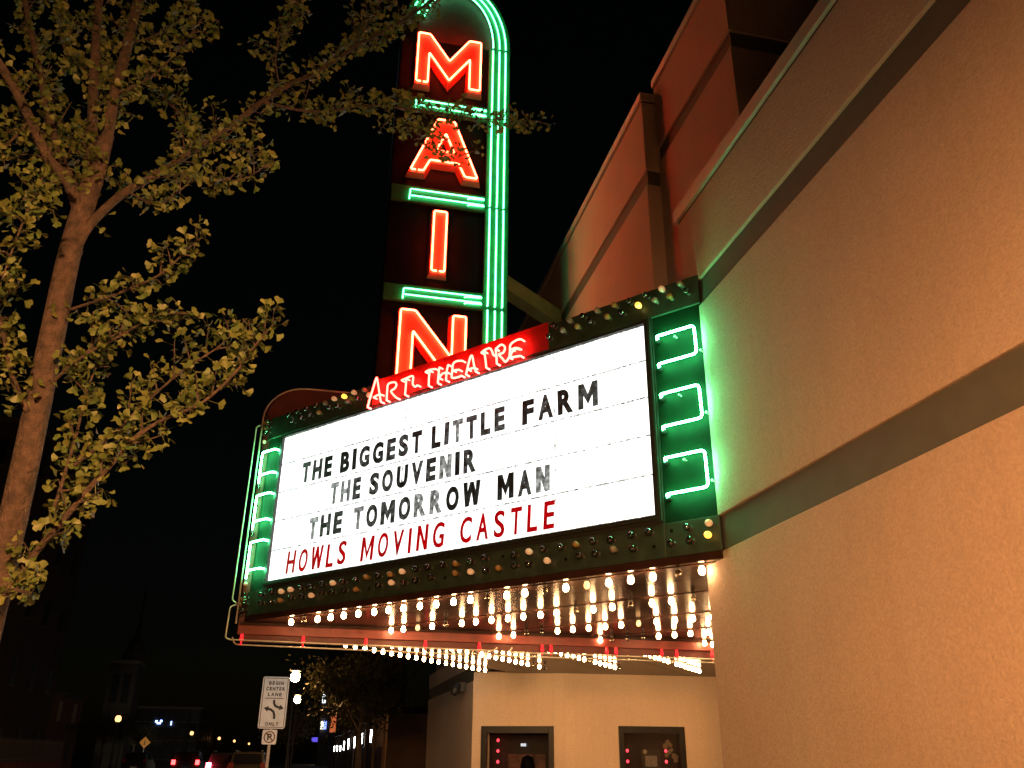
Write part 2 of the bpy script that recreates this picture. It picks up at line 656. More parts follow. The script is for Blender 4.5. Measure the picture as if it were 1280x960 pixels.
def face_px(px, py, t):
    r = ray(px, py)
    k = ((P0 - CAM).dot(N) + t) / r.dot(N)
    return CAM + r * k


# ------------------------------------------------------------------ theatre building
th = thing('theater_building', (5.0, 8.0, 0), 'tan stucco theatre building with grey bands behind the glowing marquee', 'building')
WX = 3.7
YE = 7.75
MB().box(WX, WX + .4, -14, YE, -.3, 3.40).build('wall', STUC, th, bevel=.015)
MB().box(WX + .035, WX + .4, -14, YE - .01, 3.40, 3.74).build('wall_band', BANDM, th)
MB().box(WX, WX + .4, -14, YE, 3.74, 6.04).build('wall', STUC, th, bevel=.012)
MB().box(WX + .035, WX + .4, -14, YE - .01, 6.04, 6.35).build('wall_band', BANDM, th)
MB().box(WX, WX + .4, -14, YE, 6.35, 7.30).build('wall', STUC, th, bevel=.012)
MB().box(WX - .03, WX + .45, -14, YE + .04, 7.325, 7.50).build('coping', COPING, th, bevel=.012)
MB().box(WX + .01, WX + .4, -14, YE, 7.30, 7.325).build('coping_joint', BLACKP, th)
MB().box(WX + .4, 14, -14, -13.6, -.3, 7.3).build('wall', STUC, th)
MB().box(WX + .4, 14, -13.6, 28, 7.0, 7.1).build('roof', GRND, th)
# taller block: recessed piece, then a piece standing proud of it
X2, Y2a, Y2b = 4.1, 6.80, 9.02
MB().box(X2, 12, Y2a, Y2b, 7.1, 9.22).build('upper_wall', STUC, th)
MB().box(X2 + .03, 12, Y2a + .03, Y2b, 9.22, 9.48).build('wall_band', BANDM, th)
MB().box(X2, 12, Y2a, Y2b, 9.48, 10.55).build('upper_wall', STUC, th)
MB().box(X2 - .03, 12, Y2a - .03, Y2b, 10.57, 10.70).build('coping', COPING, th)
MB().box(X2 + .01, 12, Y2a + .01, Y2b, 10.55, 10.57).build('coping_joint', BLACKP, th)
# below it, above the marquee roof
MB().box(X2, X2 + .4, YE, Y2b, 3.36, 7.1).build('upper_wall', STUC, th)
X1, Y1a, Y1b = 3.9, 9.02, 28.0
MB().box(X1, 12, Y1a, Y1b, 3.9, 8.84).build('upper_wall', STUC, th, bevel=.01)
MB().box(X1 + .03, 12, Y1a + .03, Y1b, 8.84, 9.09).build('wall_band', BANDM, th)
MB().box(X1, 12, Y1a, Y1b, 9.09, 10.28).build('upper_wall', STUC, th, bevel=.01)
MB().box(X1 - .03, 12, Y1a - .03, Y1b + .03, 10.305, 10.44).build('coping', COPING, th, bevel=.01)
MB().box(X1 + .01, 12, Y1a + .01, Y1b, 10.28, 10.305).build('coping_joint', BLACKP, th)
# wall beyond the entrance, facing the street
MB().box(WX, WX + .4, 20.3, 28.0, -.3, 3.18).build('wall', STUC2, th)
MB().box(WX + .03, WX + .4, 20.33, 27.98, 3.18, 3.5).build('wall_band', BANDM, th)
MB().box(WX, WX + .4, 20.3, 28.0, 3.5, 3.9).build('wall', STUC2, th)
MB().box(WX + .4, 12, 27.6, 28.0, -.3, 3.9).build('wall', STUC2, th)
# recessed entrance walls


def upright(mb, a, b, z0, z1, thick):
    a, b = Vector((*a, 0)), Vector((*b, 0))
    d = (b - a).normalized()
    n = Vector((-d.y, d.x, 0)) * thick
    mb.quad_box([a + Vector((0, 0, z0)), b + Vector((0, 0, z0)), b + n + Vector((0, 0, z0)), a + n + Vector((0, 0, z0)),
                 a + Vector((0, 0, z1)), b + Vector((0, 0, z1)), b + n + Vector((0, 0, z1)), a + n + Vector((0, 0, z1))])
    return mb


EA, EB, EC = (3.705, 20.28), (5.6, 19.42), (9.4, 19.25)


def opening_wall(a, b, u0, u1, zt):
    """wall with an opening from u0 to u1 metres along it, up to zt"""
    A, B = Vector(a), Vector(b)
    d = (B - A).normalized()
    L = (B - A).length
    pt = lambda u: tuple(A + d * u)
    mb = MB()
    upright(mb, pt(0), pt(u0), 0, 3.37, .25)
    upright(mb, pt(u1), pt(L), 0, 3.37, .25)
    upright(mb, pt(u0), pt(u1), zt, 3.37, .25)
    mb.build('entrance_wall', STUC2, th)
    return pt


p1 = opening_wall(EA, EB, .22, 1.82, 2.20)
p2 = opening_wall(EB, EC, 1.24, 2.74, 2.22)
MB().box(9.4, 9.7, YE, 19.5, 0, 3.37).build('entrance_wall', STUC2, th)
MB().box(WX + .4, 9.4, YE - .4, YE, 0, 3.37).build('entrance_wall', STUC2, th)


REDB = emit('red_bulb', (1.0, 0.03, 0.06), 5.0)
INTER = mat('case_interior', (0.03, 0.018, 0.018), 0.5, var=.3)


def display(pt, u0, u1, zt, kind):
    """black framed glazed door / poster case filling an opening"""
    def Q(u, v, w):          # u along the wall, v up, w inwards
        a = Vector(pt(u0)); b = Vector(pt(u1))
        d = (b - a).normalized()
        n = Vector((-d.y, d.x))
        p = a + d * (u - u0) + n * w
        return Vector((p.x, p.y, v))
    def B(mb, ua, ub, va, vb, wa, wb):
        return mb.quad_box([Q(ua, va, wa), Q(ub, va, wa), Q(ub, va, wb), Q(ua, va, wb),
                            Q(ua, vb, wa), Q(ub, vb, wa), Q(ub, vb, wb), Q(ua, vb, wb)])
    fr = MB()
    B(fr, u0 - .02, u0 + .10, 0.02, zt + .02, -.03, .14)
    B(fr, u1 - .10, u1 + .02, 0.02, zt + .02, -.03, .14)
    B(fr, u0 + .10, u1 - .10, zt - .13, zt + .02, -.03, .14)
    B(fr, u0 + .10, u1 - .10, 0.02, .25, -.03, .14)
    d = fr.build('poster_case', CASEF, th, bevel=.008)
    B(MB(), u0, u1, 0.02, zt, .5, .53).build('case_back', INTER, d)
    B(MB(), u0 - .02, u0, 0.02, zt, .14, .5).build('case_side', INTER, d)
    B(MB(), u1, u1 + .02, 0.02, zt, .14, .5).build('case_side', INTER, d)
    B(MB(), u0, u1, zt, zt + .02, .14, .5).build('case_top', INTER, d)
    B(MB(), u0 + .10, u1 - .10, .25, zt - .13, .05, .058).build('pane', PANE, d)
    bm = MB().lathe([(.001, -.036), (.02, -.03), (.034, 0), (.02, .03), (.001, .036)], n=10)
    me = bm.mesh('red_bulb', REDB, smooth=True)
    cols = (u0 + .30,) if kind == 0 else (u0 + .26, u1 - .34)
    for cu in cols:
        for r in range(8):
            o = bpy.data.objects.new('red_bulb', me)
            COL.objects.link(o)
            o.parent = d
            z = zt - (.27 if kind == 0 else .48) - r * .22
            o.location = Q(cu, z, .30) - BASE[d.name]
    if kind == 0:
        B(MB(), u0 + .5, u1 - .25, .9, zt - .55, .46, .47).build('poster', mat('poster_dark', (.20, .10, .08), .5, var=.7, vscale=5), d)
        B(MB(), u0 + .80, u0 + .92, zt - .39, zt - .33, .40, .42).build('exit_light', emit('small_white_light', (.8, .9, 1), 1.2), d)
        hd = MB()
        hd.lathe([(.001, .0), (.13, .02), (.16, .2), (.12, .36), (.001, .42)], org=Q(u0 + .97, zt - .98, .34), n=12)
        hd.build('cutout_shape', BLACKP, d, smooth=True)
    else:
        B(MB(), u0 + .52, u0 + .96, zt - 1.0, zt - .46, .10, .115).build('notice_board', mat('notice_dark', (.06, .05, .045), .5), d)
        nt = B(MB(), u0 + .60, u0 + .87, zt - .80, zt - .58, .085, .095).build('notice', mat('notice_paper', (.45, .40, .34), .6, var=.3, vscale=30), d)
        fl = MB()
        for k in range(5):
            a = k * 2 * math.pi / 5
            fl.lathe([(.001, -.012), (.024, 0), (.001, .012)], axis=(0, 1, 0), org=Q(u0 + .60 + .03 * math.cos(a), zt - .50 + .03 * math.sin(a), .085), n=8)
        fl.build('paper_flower', mat('flower_cream', (.75, .65, .45), .6), d)
        rr = random.Random(5)
        for cx, cz, r0 in ((.36, .30, .05), (.30, .36, .045), (.42, .38, .06), (.33, .50, .05), (.24, .58, .055), (.20, .66, .06), (.40, .56, .05), (.28, .46, .04), (.17, .60, .045)):
            fb = MB()
            for k in range(6):
                a = k * 2 * math.pi / 6 + rr.random()
                fb.lathe([(.001, -.014), (r0 * .62, 0), (.001, .014)], axis=(0, 1, 0), org=Q(u1 - cx + r0 * .5 * math.cos(a), zt - cz + r0 * .5 * math.sin(a), .09), n=7)
            fb.build('blossom', mat('blossom_tan', (.36, .27, .19), .7, var=.3, vscale=30), d)


display(p1, .22, 1.82, 2.20, 0)
display(p2, 1.24, 2.74, 2.22, 1)
# flood light on the wall beyond the entrance
fl = MB().box(WX - .16, WX, 21.25, 21.45, 3.02, 3.22)
fl.lathe([(.001, 0), (.08, .005), (.12, .05), (.12, .20), (.07, .30), (.001, .31)], axis=(-.4, -.3, -.85), org=(WX - .18, 21.35, 3.2), n=14)
fl.build('wall_lamp', STEELD, th, smooth=False)
tag(th.children[-1], 'dark unlit wall lamp on the far wall')

# ------------------------------------------------------------------ marquee
mq = thing('marquee', (3.7, 13.1, 3.0), 'V shaped theatre marquee with lit white letter board and green neon ends', 'marquee')
ZL0, ZL1, ZU0, ZU1 = 3.40, 3.74, 6.06, 6.40
ZS_TRIM = 3.322
SE = 7.20            # where the straight face turns into the rounded nose
NR = 0.333


def nose(fn, z, t=0.0, a=0.0):
    """point on the rounded nose, a = 0 at the straight face .. 1 at the fin"""
    ang = PHI * a
    c = F(SE, 0, NR)
    r = NR - t
    # normal of the face turns from -N to (-1, 0)
    nx = -math.cos(PHI - ang)
    ny = -math.sin(PHI - ang)
    p = Vector((c.x + nx * r, c.y + ny * r, z))
    return p if fn is F else Vector((p.x, 2 * YC - p.y, p.z))


def nose_strip(mb, fn, z0, z1, t0, t1, a0=0.0, a1=1.0, n=8):
    for i in range(n):
        b0, b1 = a0 + (a1 - a0) * i / n, a0 + (a1 - a0) * (i + 1) / n
        mb.quad_box([nose(fn, z0, t0, b0), nose(fn, z0, t0, b1), nose(fn, z0, t1, b1), nose(fn, z0, t1, b0),
                     nose(fn, z1, t0, b0), nose(fn, z1, t0, b1), nose(fn, z1, t1, b1), nose(fn, z1, t1, b0)])
    return mb


for fn in (F, G):
    for z0, z1, nm in ((ZL0, ZL1, 'lower_fascia'), (ZU0, ZU1, 'upper_fascia')):
        cuts = [0.01, .60, 2.45, 4.7, SE]
        for a, b in zip(cuts[:-1], cuts[1:]):
            slab(MB(), fn, a + .002, b - .002, z0, z1, 0.0, .06).build(nm, FASC, mq, bevel=.004)
        nose_strip(MB(), fn, z0, z1, 0, .06).build(nm, FASC, mq)
    tm_ = MB()
    slab(tm_, fn, .01, SE, ZS_TRIM, ZL0 - .003, .004, .075)
    nose_strip(tm_, fn, ZS_TRIM, ZL0 - .003, .004, .06)
    tm_.build('soffit_trim', SOFF, mq)
    # frame round the board
    fr = MB()
    slab(fr, fn, .60, 6.98, ZL1, 3.845, .005, .12)
    slab(fr, fn, .60, 6.98, 6.025, ZU0, .005, .12)
    slab(fr, fn, .60, .70, 3.845, 6.025, .005, .12)
    slab(fr, fn, 6.93, 6.98, 3.845, 6.025, .005, .12)
    fr.build('board_frame', FRAMEM, mq)
    rim = MB()
    slab(rim, fn, .615, .645, 3.77, 6.05, -.025, .005)
    slab(rim, fn, .645, 6.96, 3.79, 3.81, -.025, .005)
    rim.build('board_rim', FRAMEM, mq)
    slab(MB(), fn, .012, .598, ZL1, ZU0, .03, .10).build('neon_backing', NEONBACK, mq)
    nb = MB()
    slab(nb, fn, 6.982, SE, ZL1, ZU0, .03, .10)
    nose_strip(nb, fn, ZL1, ZU0, .03, .10)
    nb.build('neon_backing', NEONBACK, mq)
# letter board: a lit translucent sheet, with its letter rails, seams and letters
board = slab(MB(), F, .70, 6.93, 3.845, 6.025, .05, .06).build('letter_board', BOARDE, mq)
slab(MB(), G, .70, 6.93, 3.845, 6.025, .05, .06).build('letter_board', BOARDE, mq)
RAILM = worn_or_glare_mat('rail_grey', (.10, .11, .11), .0, 1.35, 26)  # noise gaps imitate the board's glare washing out the rails
SEAMM = worn_or_glare_mat('seam_rust', (.10, .08, .05), .2, 1.6, 18)
Z0, RH = 3.85, .434
for i in range(6):
    z = Z0 + RH * i
    for a, b in ((.72, 1.925), (1.945, 4.35), (4.37, 6.92)):
        slab(MB(), F, a, b, z - .008, z + .008, .028, .046).build('rail', RAILM, board)
for s in (1.935, 4.36):
    slab(MB(), F, s - .009, s + .009, 3.86, 6.01, .030, .046).build('seam', SEAMM, board)
WL = [worn_or_glare_mat('letter_black', (.012, .018, .016), .0, .16, 12),
      worn_or_glare_mat('letter_worn', (.022, .03, .027), .01, .30, 14),
      worn_or_glare_mat('letter_faded', (.05, .065, .06), .10, .62, 14)]
WR = worn_or_glare_mat('letter_crimson', (.30, .004, .016), .45, .75, 12, (.72, .016, .055))
WORDS = [(3, [('THE', 5.76, 6.399, '110'), ('BIGGEST', 4.034, 5.58, '0010110'), ('LITTLE', 2.663, 3.852, '012111'), ('FARM', 1.341, 2.397, '0101')]),
         (2, [('THE', 5.132, 5.733, '221'), ('SOUVENIR', 3.101, 4.954, '11011201')]),
         (1, [('THE', 5.448, 6.121, '211'), ('TOMORROW', 3.025, 5.213, '21112200'), ('MAN', 2.01, 2.757, '012')]),
         (0, [('HOWLS', 5.322, 6.528, ''), ('MOVING', 3.588, 5.024, ''), ('CASTLE', 1.96, 3.326, '')])]
for row, ws in WORDS:
    for w, sa, sb, st in ws:
        red = row == 0
        for i, (c, a, b) in enumerate(layout_word(w, 0, sb - sa, .34 if not red else .5)):
            h = .305 if not red else .315
            z = Z0 + RH * row + .055 + R_.uniform(-.006, .006)
            tilt = R_.uniform(-.018, .018) + (.05 if red else .0)
            to3 = lambda x, y, d, z=z, tilt=tilt: F(sb - x - y * tilt, z + y, .030 - d)
            mb = MB()
            if c == 'I':
                m_, w_ = (a + b) / 2, (.042 if red else .07) / 2
                mb.prism([[(m_ - w_, 0), (m_ + w_, 0), (m_ + w_, h), (m_ - w_, h)]], to3, -.006, .006)
            elif c in 'MWN':
                put_own(mb, c, a, b, 0, h, to3, .042 if red else .066, .006)
            else:
                put_glyph(mb, c, a, b, 0, h, to3, bold=.016 if red else .048, depth=.006)
            mb.build('letter', WR if red else WL[int(st[i])], board)
# red painted stretch of the upper fascia behind the script neon
slab(MB(), F, 1.98, 4.98, ZU0 + .012, ZU1 + .035, -.014, -.001).build('red_fascia_panel', FASCRED, mq)
# rounded-corner neon brackets at both ends of the board
for (za, zb) in ((5.78, 5.45), (5.10, 4.735), (4.395, 4.015)):
    t = -.06
    pts = [F(.53, za - .02, .03), F(.53, za, t), F(.075, za, t), F(.068, zb, t), F(.53, zb, t), F(.53, zb - .02, .03)]
    MB().tube(fillet(pts, .05), .0125, 8).build('neon_tube', GRNN, mq, smooth=True)
    for s, z in ((.53, za - .03), (.53, zb - .03)):
        mb = MB().lathe([(.022, 0), (.026, .02), (.02, .05), (.012, .07)], axis=-N, org=F(s, z, .03), n=10)
        mb.build('neon_housing', STEELD, mq, smooth=True)
    for s, z in ((.32, za - .04), (.04, (za + zb) / 2 - .12)):
        MB().lathe([(.010, 0), (.008, .05), (.014, .055)], axis=-N, org=F(s, z, .03), n=8).build('tube_clip', TUBEOFF, mq)
    # the nose brackets run round the curve
    pts = [F(6.995, za + .05, .02), F(7.0, za + .05, t), F(7.18, za + .05, t)]
    pts += [nose(F, za + .05, t, a / 10) for a in range(1, 6)]
    MB().tube(fillet([*pts, nose(F, zb - .09, t, .5)], .05), .0125, 8).build('neon_tube', GRNN, mq, smooth=True)
    low = [F(6.995, zb + .02, .02), F(7.0, zb + .02, t), F(7.18, zb + .02, t)] + [nose(F, zb + .02, t, a / 10) for a in range(1, 5)]
    MB().tube(fillet(low, .03), .0125, 8).build('neon_tube', GRNN, mq, smooth=True)
# central fin: red plate that carries the blade sign and cuts through the soffit
fin_poly = [(-1.04, 3.286), (9.3, 3.286), (9.3, 3.37), (3.68, 3.37), (3.68, 6.98), (-.45, 6.98)]
for k in range(9):
    a = math.pi / 2 + k / 8 * math.pi / 2
    fin_poly.append((-.45 + .59 * math.cos(a), 6.43 + .55 * math.sin(a)))
MB().prism([fin_poly], lambda u, v, d: (u, d, v), YC - .05, YC + .05).build('fin', FINDARK, mq, bevel=.006)
MB().box(-1.04, 9.3, YC - .05, YC + .05, 3.16, 3.285).build('fin_strip', FINRED, mq, bevel=.006)
MB().box(-.98, 9.3, YC - .0, YC + .04, 3.06, 3.16).build('fin_skirt', FINDARK, mq)
MB().box(-1.02, 9.3, YC - .062, YC + .062, 3.287, 3.323).build('fin_cap', SOFF, mq)
for x in (.25, 2.9, 5.6):
    MB().box(x - .004, x + .004, YC - .053, YC - .05, 3.162, 3.284).build('fin_joint', FINDARK, mq)
# edge strip round the rounded top of the fin
edge = [(-1.075, 3.3)] + [(-1.075, 6.43)] + [(-.45 + .625 * math.cos(math.pi - k / 8 * math.pi / 2), 6.43 + .565 * math.sin(math.pi - k / 8 * math.pi / 2)) for k in range(1, 9)] + [(.5, 6.995)]
MB().tube([(x, YC - .06, z) for x, z in edge], .014, 6).build('edge_tube', TUBEOFF, mq, smooth=True)
# unlit outline tubes
MB().tube(fillet([(-1.10, YC - .09, 6.30), (-1.155, YC - .09, 6.27), (-1.165, YC - .09, 3.62), (-1.1, YC - .09, 3.58)], .05), .011, 7).build('outline_tube', TUBEOFF, mq, smooth=True)
MB().tube(fillet([(-1.10, YC - .09, 3.56), (-1.18, YC - .09, 3.53), (-1.19, YC - .09, 3.10), (-1.13, YC - .1, 3.075), (2.65, YC - .1, 3.045), (2.72, YC - .1, 3.09)], .06), .011, 7).build('outline_tube', TUBEOFF, mq, smooth=True)
MB().tube(fillet([(-1.1, YC - .02, 3.12), (-1.06, YC - .02, 3.02), (2.2, YC - .02, 2.985), (2.35, YC - .02, 3.05)], .05), .011, 7).build('outline_tube', TUBEOFF, mq, smooth=True)
MB().tube(fillet([(2.95, YC - .1, 3.1), (2.9, YC - .1, 3.03), (9.2, YC - .1, 3.03)], .05), .011, 7).build('outline_tube', TUBEOFF, mq, smooth=True)
MB().tube(fillet([(2.55, YC - .02, 3.05), (2.6, YC - .02, 2.985), (9.2, YC - .02, 2.985)], .05), .011, 7).build('outline_tube', TUBEOFF, mq, smooth=True)
post = MB().lathe([(.022, 0), (.022, .05), (.03, .055), (.03, .085), (.012, .1), (.012, .13), (.02, .14), (.001, .15)], axis=(0, 0, -1), n=8)
post_me = post.mesh('red_glass_post', REDG, smooth=True)
for x in (-.97, -.12, .77, 1.64, 2.45, 3.42, 3.56, 4.45, 4.6, 5.35, 5.6, 6.2):
    place('red_glass_post', post_me, (x, YC - .075, 3.158), mq)
# soffit: glossy panels parallel to the near face, on each side of the fin
ZS = 3.325


def clip(poly, nx, ny, c):          # keep nx*x + ny*y <= c
    out = []
    for i in range(len(poly)):
        a, b = poly[i], poly[(i + 1) % len(poly)]
        da, db = nx * a[0] + ny * a[1] - c, nx * b[0] + ny * b[1] - c
        if da <= 0: out.append(a)
        if (da < 0) != (db < 0) and da != db:
            k = da / (da - db)
            out.append((a[0] + (b[0] - a[0]) * k, a[1] + (b[1] - a[1]) * k))
    return out


tcuts = [.065, .78, 2.16, 3.54, 4.92, 6.3, 7.68, 9.1]
for i in range(len(tcuts) - 1):
    t0, t1 = tcuts[i] + .006, tcuts[i + 1] - .006
    p = [tuple((F(s, 0, t)).xy) for s, t in ((-12, t0), (9, t0), (9, t1), (-12, t1))]
    p = clip(p, 0, 1, YC - .052)
    p = clip(p, 1, 0, 9.39)
    p = clip(p, -1, 0, .93)
    q = [(u, 2 * YC - v) for u, v in clip(p, 0, -1, -6.6)]
    p = clip(p, 0, -1, -7.42)
    if len(p) < 3: continue
    MB().prism([p], lambda u, v, d: (u, v, d), ZS, ZS + .03).build('soffit_panel', SOFF, mq)
    MB().prism([q], lambda u, v, d: (u, v, d), ZS, ZS + .03).build('soffit_panel', SOFF, mq)
MB().prism([[tuple(F(0.02, 0, .06).xy), tuple(F(7.1, 0, .06).xy), (-.93, YC), tuple(G(7.1, 0, .06).xy), tuple(G(.02, 0, .06).xy)]],
           lambda u, v, d: (u, v, d), 6.36, 6.42).build('marquee_roof', BLACKP, mq)
MB().box(3.7, 9.4, 7.8, 19.9, 3.42, 3.5).build('entrance_ceiling', BLACKP, mq)
# bulbs: shared meshes, one object each
PROF = [(.026, .0), (.026, -.006), (.0165, -.008), (.0185, -.018), (.029, -.040), (.0335, -.062), (.029, -.084), (.014, -.097), (.001, -.10)]
MIS = [0, 0, 0] + [1] * (len(PROF) - 4)


def bulb_mesh(name, glass, axis, k=1.0, kh=1.0):
    mb = MB()
    mb.lathe([(r * k, -h * k * kh) for r, h in PROF], axis=axis, n=10, mis=MIS)
    return mb.mesh(name, [SOCK, glass], smooth=True)


down = Vector((0, 0, -1))
B_LIT, B_OFF, B_DIM = bulb_mesh('light_bulb', BULBE, down), bulb_mesh('light_bulb', BULBOFF, down), bulb_mesh('light_bulb', BULBDIM, down)
near_rows = [(.14, 6.43, 24, {1: 'o', 13: 'o', 16: 'o', 18: 'd', 22: 'o'}),
             (1.53, 5.90, 20, {2: 'd', 4: 'o', 12: 'o', 15: 'o', 18: 'o'}),
             (2.90, 4.98, 15, {2: 'o', 3: 'o', 9: 'd'}),
             (4.22, 4.06, 11, {1: 'o', 2: 'o', 3: 'o'}),
             (5.58, 3.05, 7, {})]
STEP = .267
for r, (t, s0, n, special) in enumerate(near_rows):
    sA, sB = s0 + .15, max(.05, s0 - STEP * (n - .4))
    sC = (sB, sB, sB - 1.4, sB - 2.7, sB - 3.3)[r]
    slab(MB(), F, sB, sA, ZS - .006, ZS - .0005, t - .03, t + .03).build('bulb_raceway', SOFF, mq)
    slab(MB(), G, sC, sA, ZS - .006, ZS - .0005, t - .03, t + .03).build('bulb_raceway', SOFF, mq)
    for i in range(n):
        s = s0 - STEP * i
        if s < .1 and r == 0: continue
        me = {'o': B_OFF, 'd': B_DIM}.get(special.get(i), B_LIT)
        p = F(s + R_.uniform(-.012, .012), ZS - .006, t + R_.uniform(-.01, .01))
        place('light_bulb', me, p, mq)

    for i in range(n + (0, 2, 6, 11, 13)[r]):            # the far half runs on into the entrance
        s = s0 - STEP * i
        p = G(s, ZS - .006, t)
        if p.x > 9.3 or p.y > 19.1 or (s < .1 and r == 0): continue
        place('light_bulb', B_OFF if R_.random() < .1 else B_LIT, p, mq)
# a line of small clear and lit bulbs under the fin
for k in range(34):
    x = -.55 + k * .2
    if x > 6: break
    me = B_OFF if R_.random() < .72 else B_DIM
    place('light_bulb', me, (x, YC + .09, 3.16), mq)
# fascia bulbs pointing outwards
outw = -N
FB = {c: bulb_mesh('fascia_bulb', m, outw, 1.1, .95) for c, m in
      dict(c=BULBOFF, a=BULBAMB, l=emit('bulb_filament', (1.0, .42, .16), .32), A=BULBAMBL, p=BULBPALE).items()}
hole_me = MB().lathe([(.001, .0), (.02, .0), (.02, -.004)], axis=outw, n=10).mesh('empty_socket', BLACKP)
LOW1 = 'lcoccccacclcoccaccclacacclcccllcc'       # upper of the two rows, from the wall outwards
LOW2 = 'Accocpccolccaclaoccclcoaccclccacc'
UPP1 = 'plccapcpccppcocccocccoccplAlpccgccc'
UPP2 = 'capAcacapcpcococococccaplcpccaccccc'
for pat, z, s0, st, z2 in ((LOW1, 3.66, .115, .212, 0), (LOW2, 3.535, .098, .212, 0), (UPP1, 6.33, .205, .205, 1), (UPP2, 6.215, .106, .205, 1)):
    for i in range(33):
        s = s0 + st * i
        if z2 and 2.02 < s < 4.95: continue
        if s > 6.98: break
        c = pat[i % len(pat)]
        p = F(s + R_.uniform(-.02, .02), z + R_.uniform(-.012, .012), -.0005)
        if c == 'o':
            place('empty_socket', hole_me, p, mq)
        else:
            place('fascia_bulb', FB.get(c, FB['c']), p, mq)
for z in (3.48, 3.56, 3.64, 6.18, 6.26, 6.34):        # the nose's own bulbs
    for a in (.3, .62, .88):
        nrm = (nose(F, z, -.1, a) - nose(F, z, 0, a)).normalized()
        me = bulb_mesh('fascia_bulb', BULBOFF if R_.random() < .75 else MATS['bulb_amber'], nrm, 1.0)
        place('fascia_bulb', me, nose(F, z, -.0005, a), mq)
side_b = bulb_mesh('fin_bulb', BULBOFF, Vector((0, -1, 0)), .9)
side_l = bulb_mesh('fin_bulb', MATS['bulb_filament'], Vector((0, -1, 0)), .9)
for k in range(22):
    z = 3.42 + k * .145
    place('fin_bulb', side_l if R_.random() < .22 else side_b, (-1.01, YC - .051, z), mq)

# script neon over the board, traced on the fascia's plane
TN = -.085


def P(ox, oy, sc, pts):
    return [face_px(ox + a / sc, oy + b / sc, TN) for a, b in pts]


Z1 = (450, 420, 9.6)
Z2 = (560, 400, 9.6)
SCRIPT = [
    [(Z1, [(90, 855), (120, 745), (160, 620), (192, 515), (206, 512), (222, 610), (250, 790)]), (Z1, [(162, 738), (205, 712), (248, 700)])],
    [(Z1, [(318, 772), (325, 670), (335, 585), (375, 558), (425, 558), (436, 590), (415, 630), (372, 660), (395, 700), (438, 742)])],
    [(Z1, [(497, 532), (560, 505), (636, 482), (632, 570), (660, 608), (688, 590)]), (Z1, [(556, 512), (550, 600), (541, 706)])],
    [(Z1, [(785, 432), (840, 405), (908, 396)]), (Z1, [(836, 415), (828, 500), (824, 597)])],
    [(Z1, [(952, 375), (942, 470), (934, 566)]), (Z1, [(1058, 345), (1040, 430), (1032, 532)]), (Z1, [(950, 505), (985, 455), (1045, 436)])],
    [(Z2, [(170, 488), (100, 495), (60, 530), (50, 610), (45, 688), (100, 690), (162, 668)]), (Z2, [(58, 605), (130, 596)])],
    [(Z2, [(215, 655), (240, 545), (268, 445), (292, 432), (308, 520), (332, 618)]), (Z2, [(238, 592), (316, 572)])],
    [(Z2, [(398, 392), (450, 355), (508, 342), (545, 420)]), (Z2, [(436, 378), (450, 480), (460, 572)])],
    [(Z2, [(572, 350), (580, 430), (586, 524)]), (Z2, [(574, 345), (640, 296), (684, 330), (662, 392), (610, 412), (650, 460), (690, 500), (735, 448)])],
    [(Z2, [(880, 232), (830, 238), (752, 292), (742, 370), (736, 446)]), (Z2, [(765, 350), (820, 335), (882, 356), (800, 350), (750, 440), (870, 430)])],
]
for letter in SCRIPT:
    mb = MB()
    for (o, pts) in letter:
        w = P(*o, pts)
        mb.tube(smooth_path(w, 4) if len(w) > 2 else w, .0135, 7)
        for e in (w[0], w[-1]):                 # electrodes turning back to the panel
            mb.tube([e, e + N * .07], .012, 6)
    mb.build('neon_letter', REDS, mq, smooth=True)

# ------------------------------------------------------------------ blade sign
bl = thing('blade_sign', (1.67, 13.1, 6.4), 'tall vertical blade sign with red neon letters MAIN and green neon border', 'neon sign')
YB = 12.80
AX, AZ = 1.67, 14.58


def arc(rx, rz, a0, a1, n=20):
    return [(AX + rx * math.cos(a0 + (a1 - a0) * i / n), AZ + rz * math.sin(a0 + (a1 - a0) * i / n)) for i in range(n + 1)]


XZ = lambda u, v, d: (u, d, v)
body = [(.58, 6.40), (2.76, 6.40)] + arc(1.09, 1.70, 0, math.pi, 28)
MB().prism([body], XZ, YB + .03, YB + .57).build('body', BLACKP, bl)
for z0, z1 in ((6.45, 8.645), (8.965, 10.665), (11.005, 12.725), (13.055, 14.57)):
    MB().box(.60, 2.325, YB, YB + .028, z0, z1).build('panel', BLACKP, bl, bevel=.004)
MB().prism([arc(.80, 1.37, 0, math.pi, 24)], XZ, YB, YB + .028).build('arch_panel', TYMP, bl)
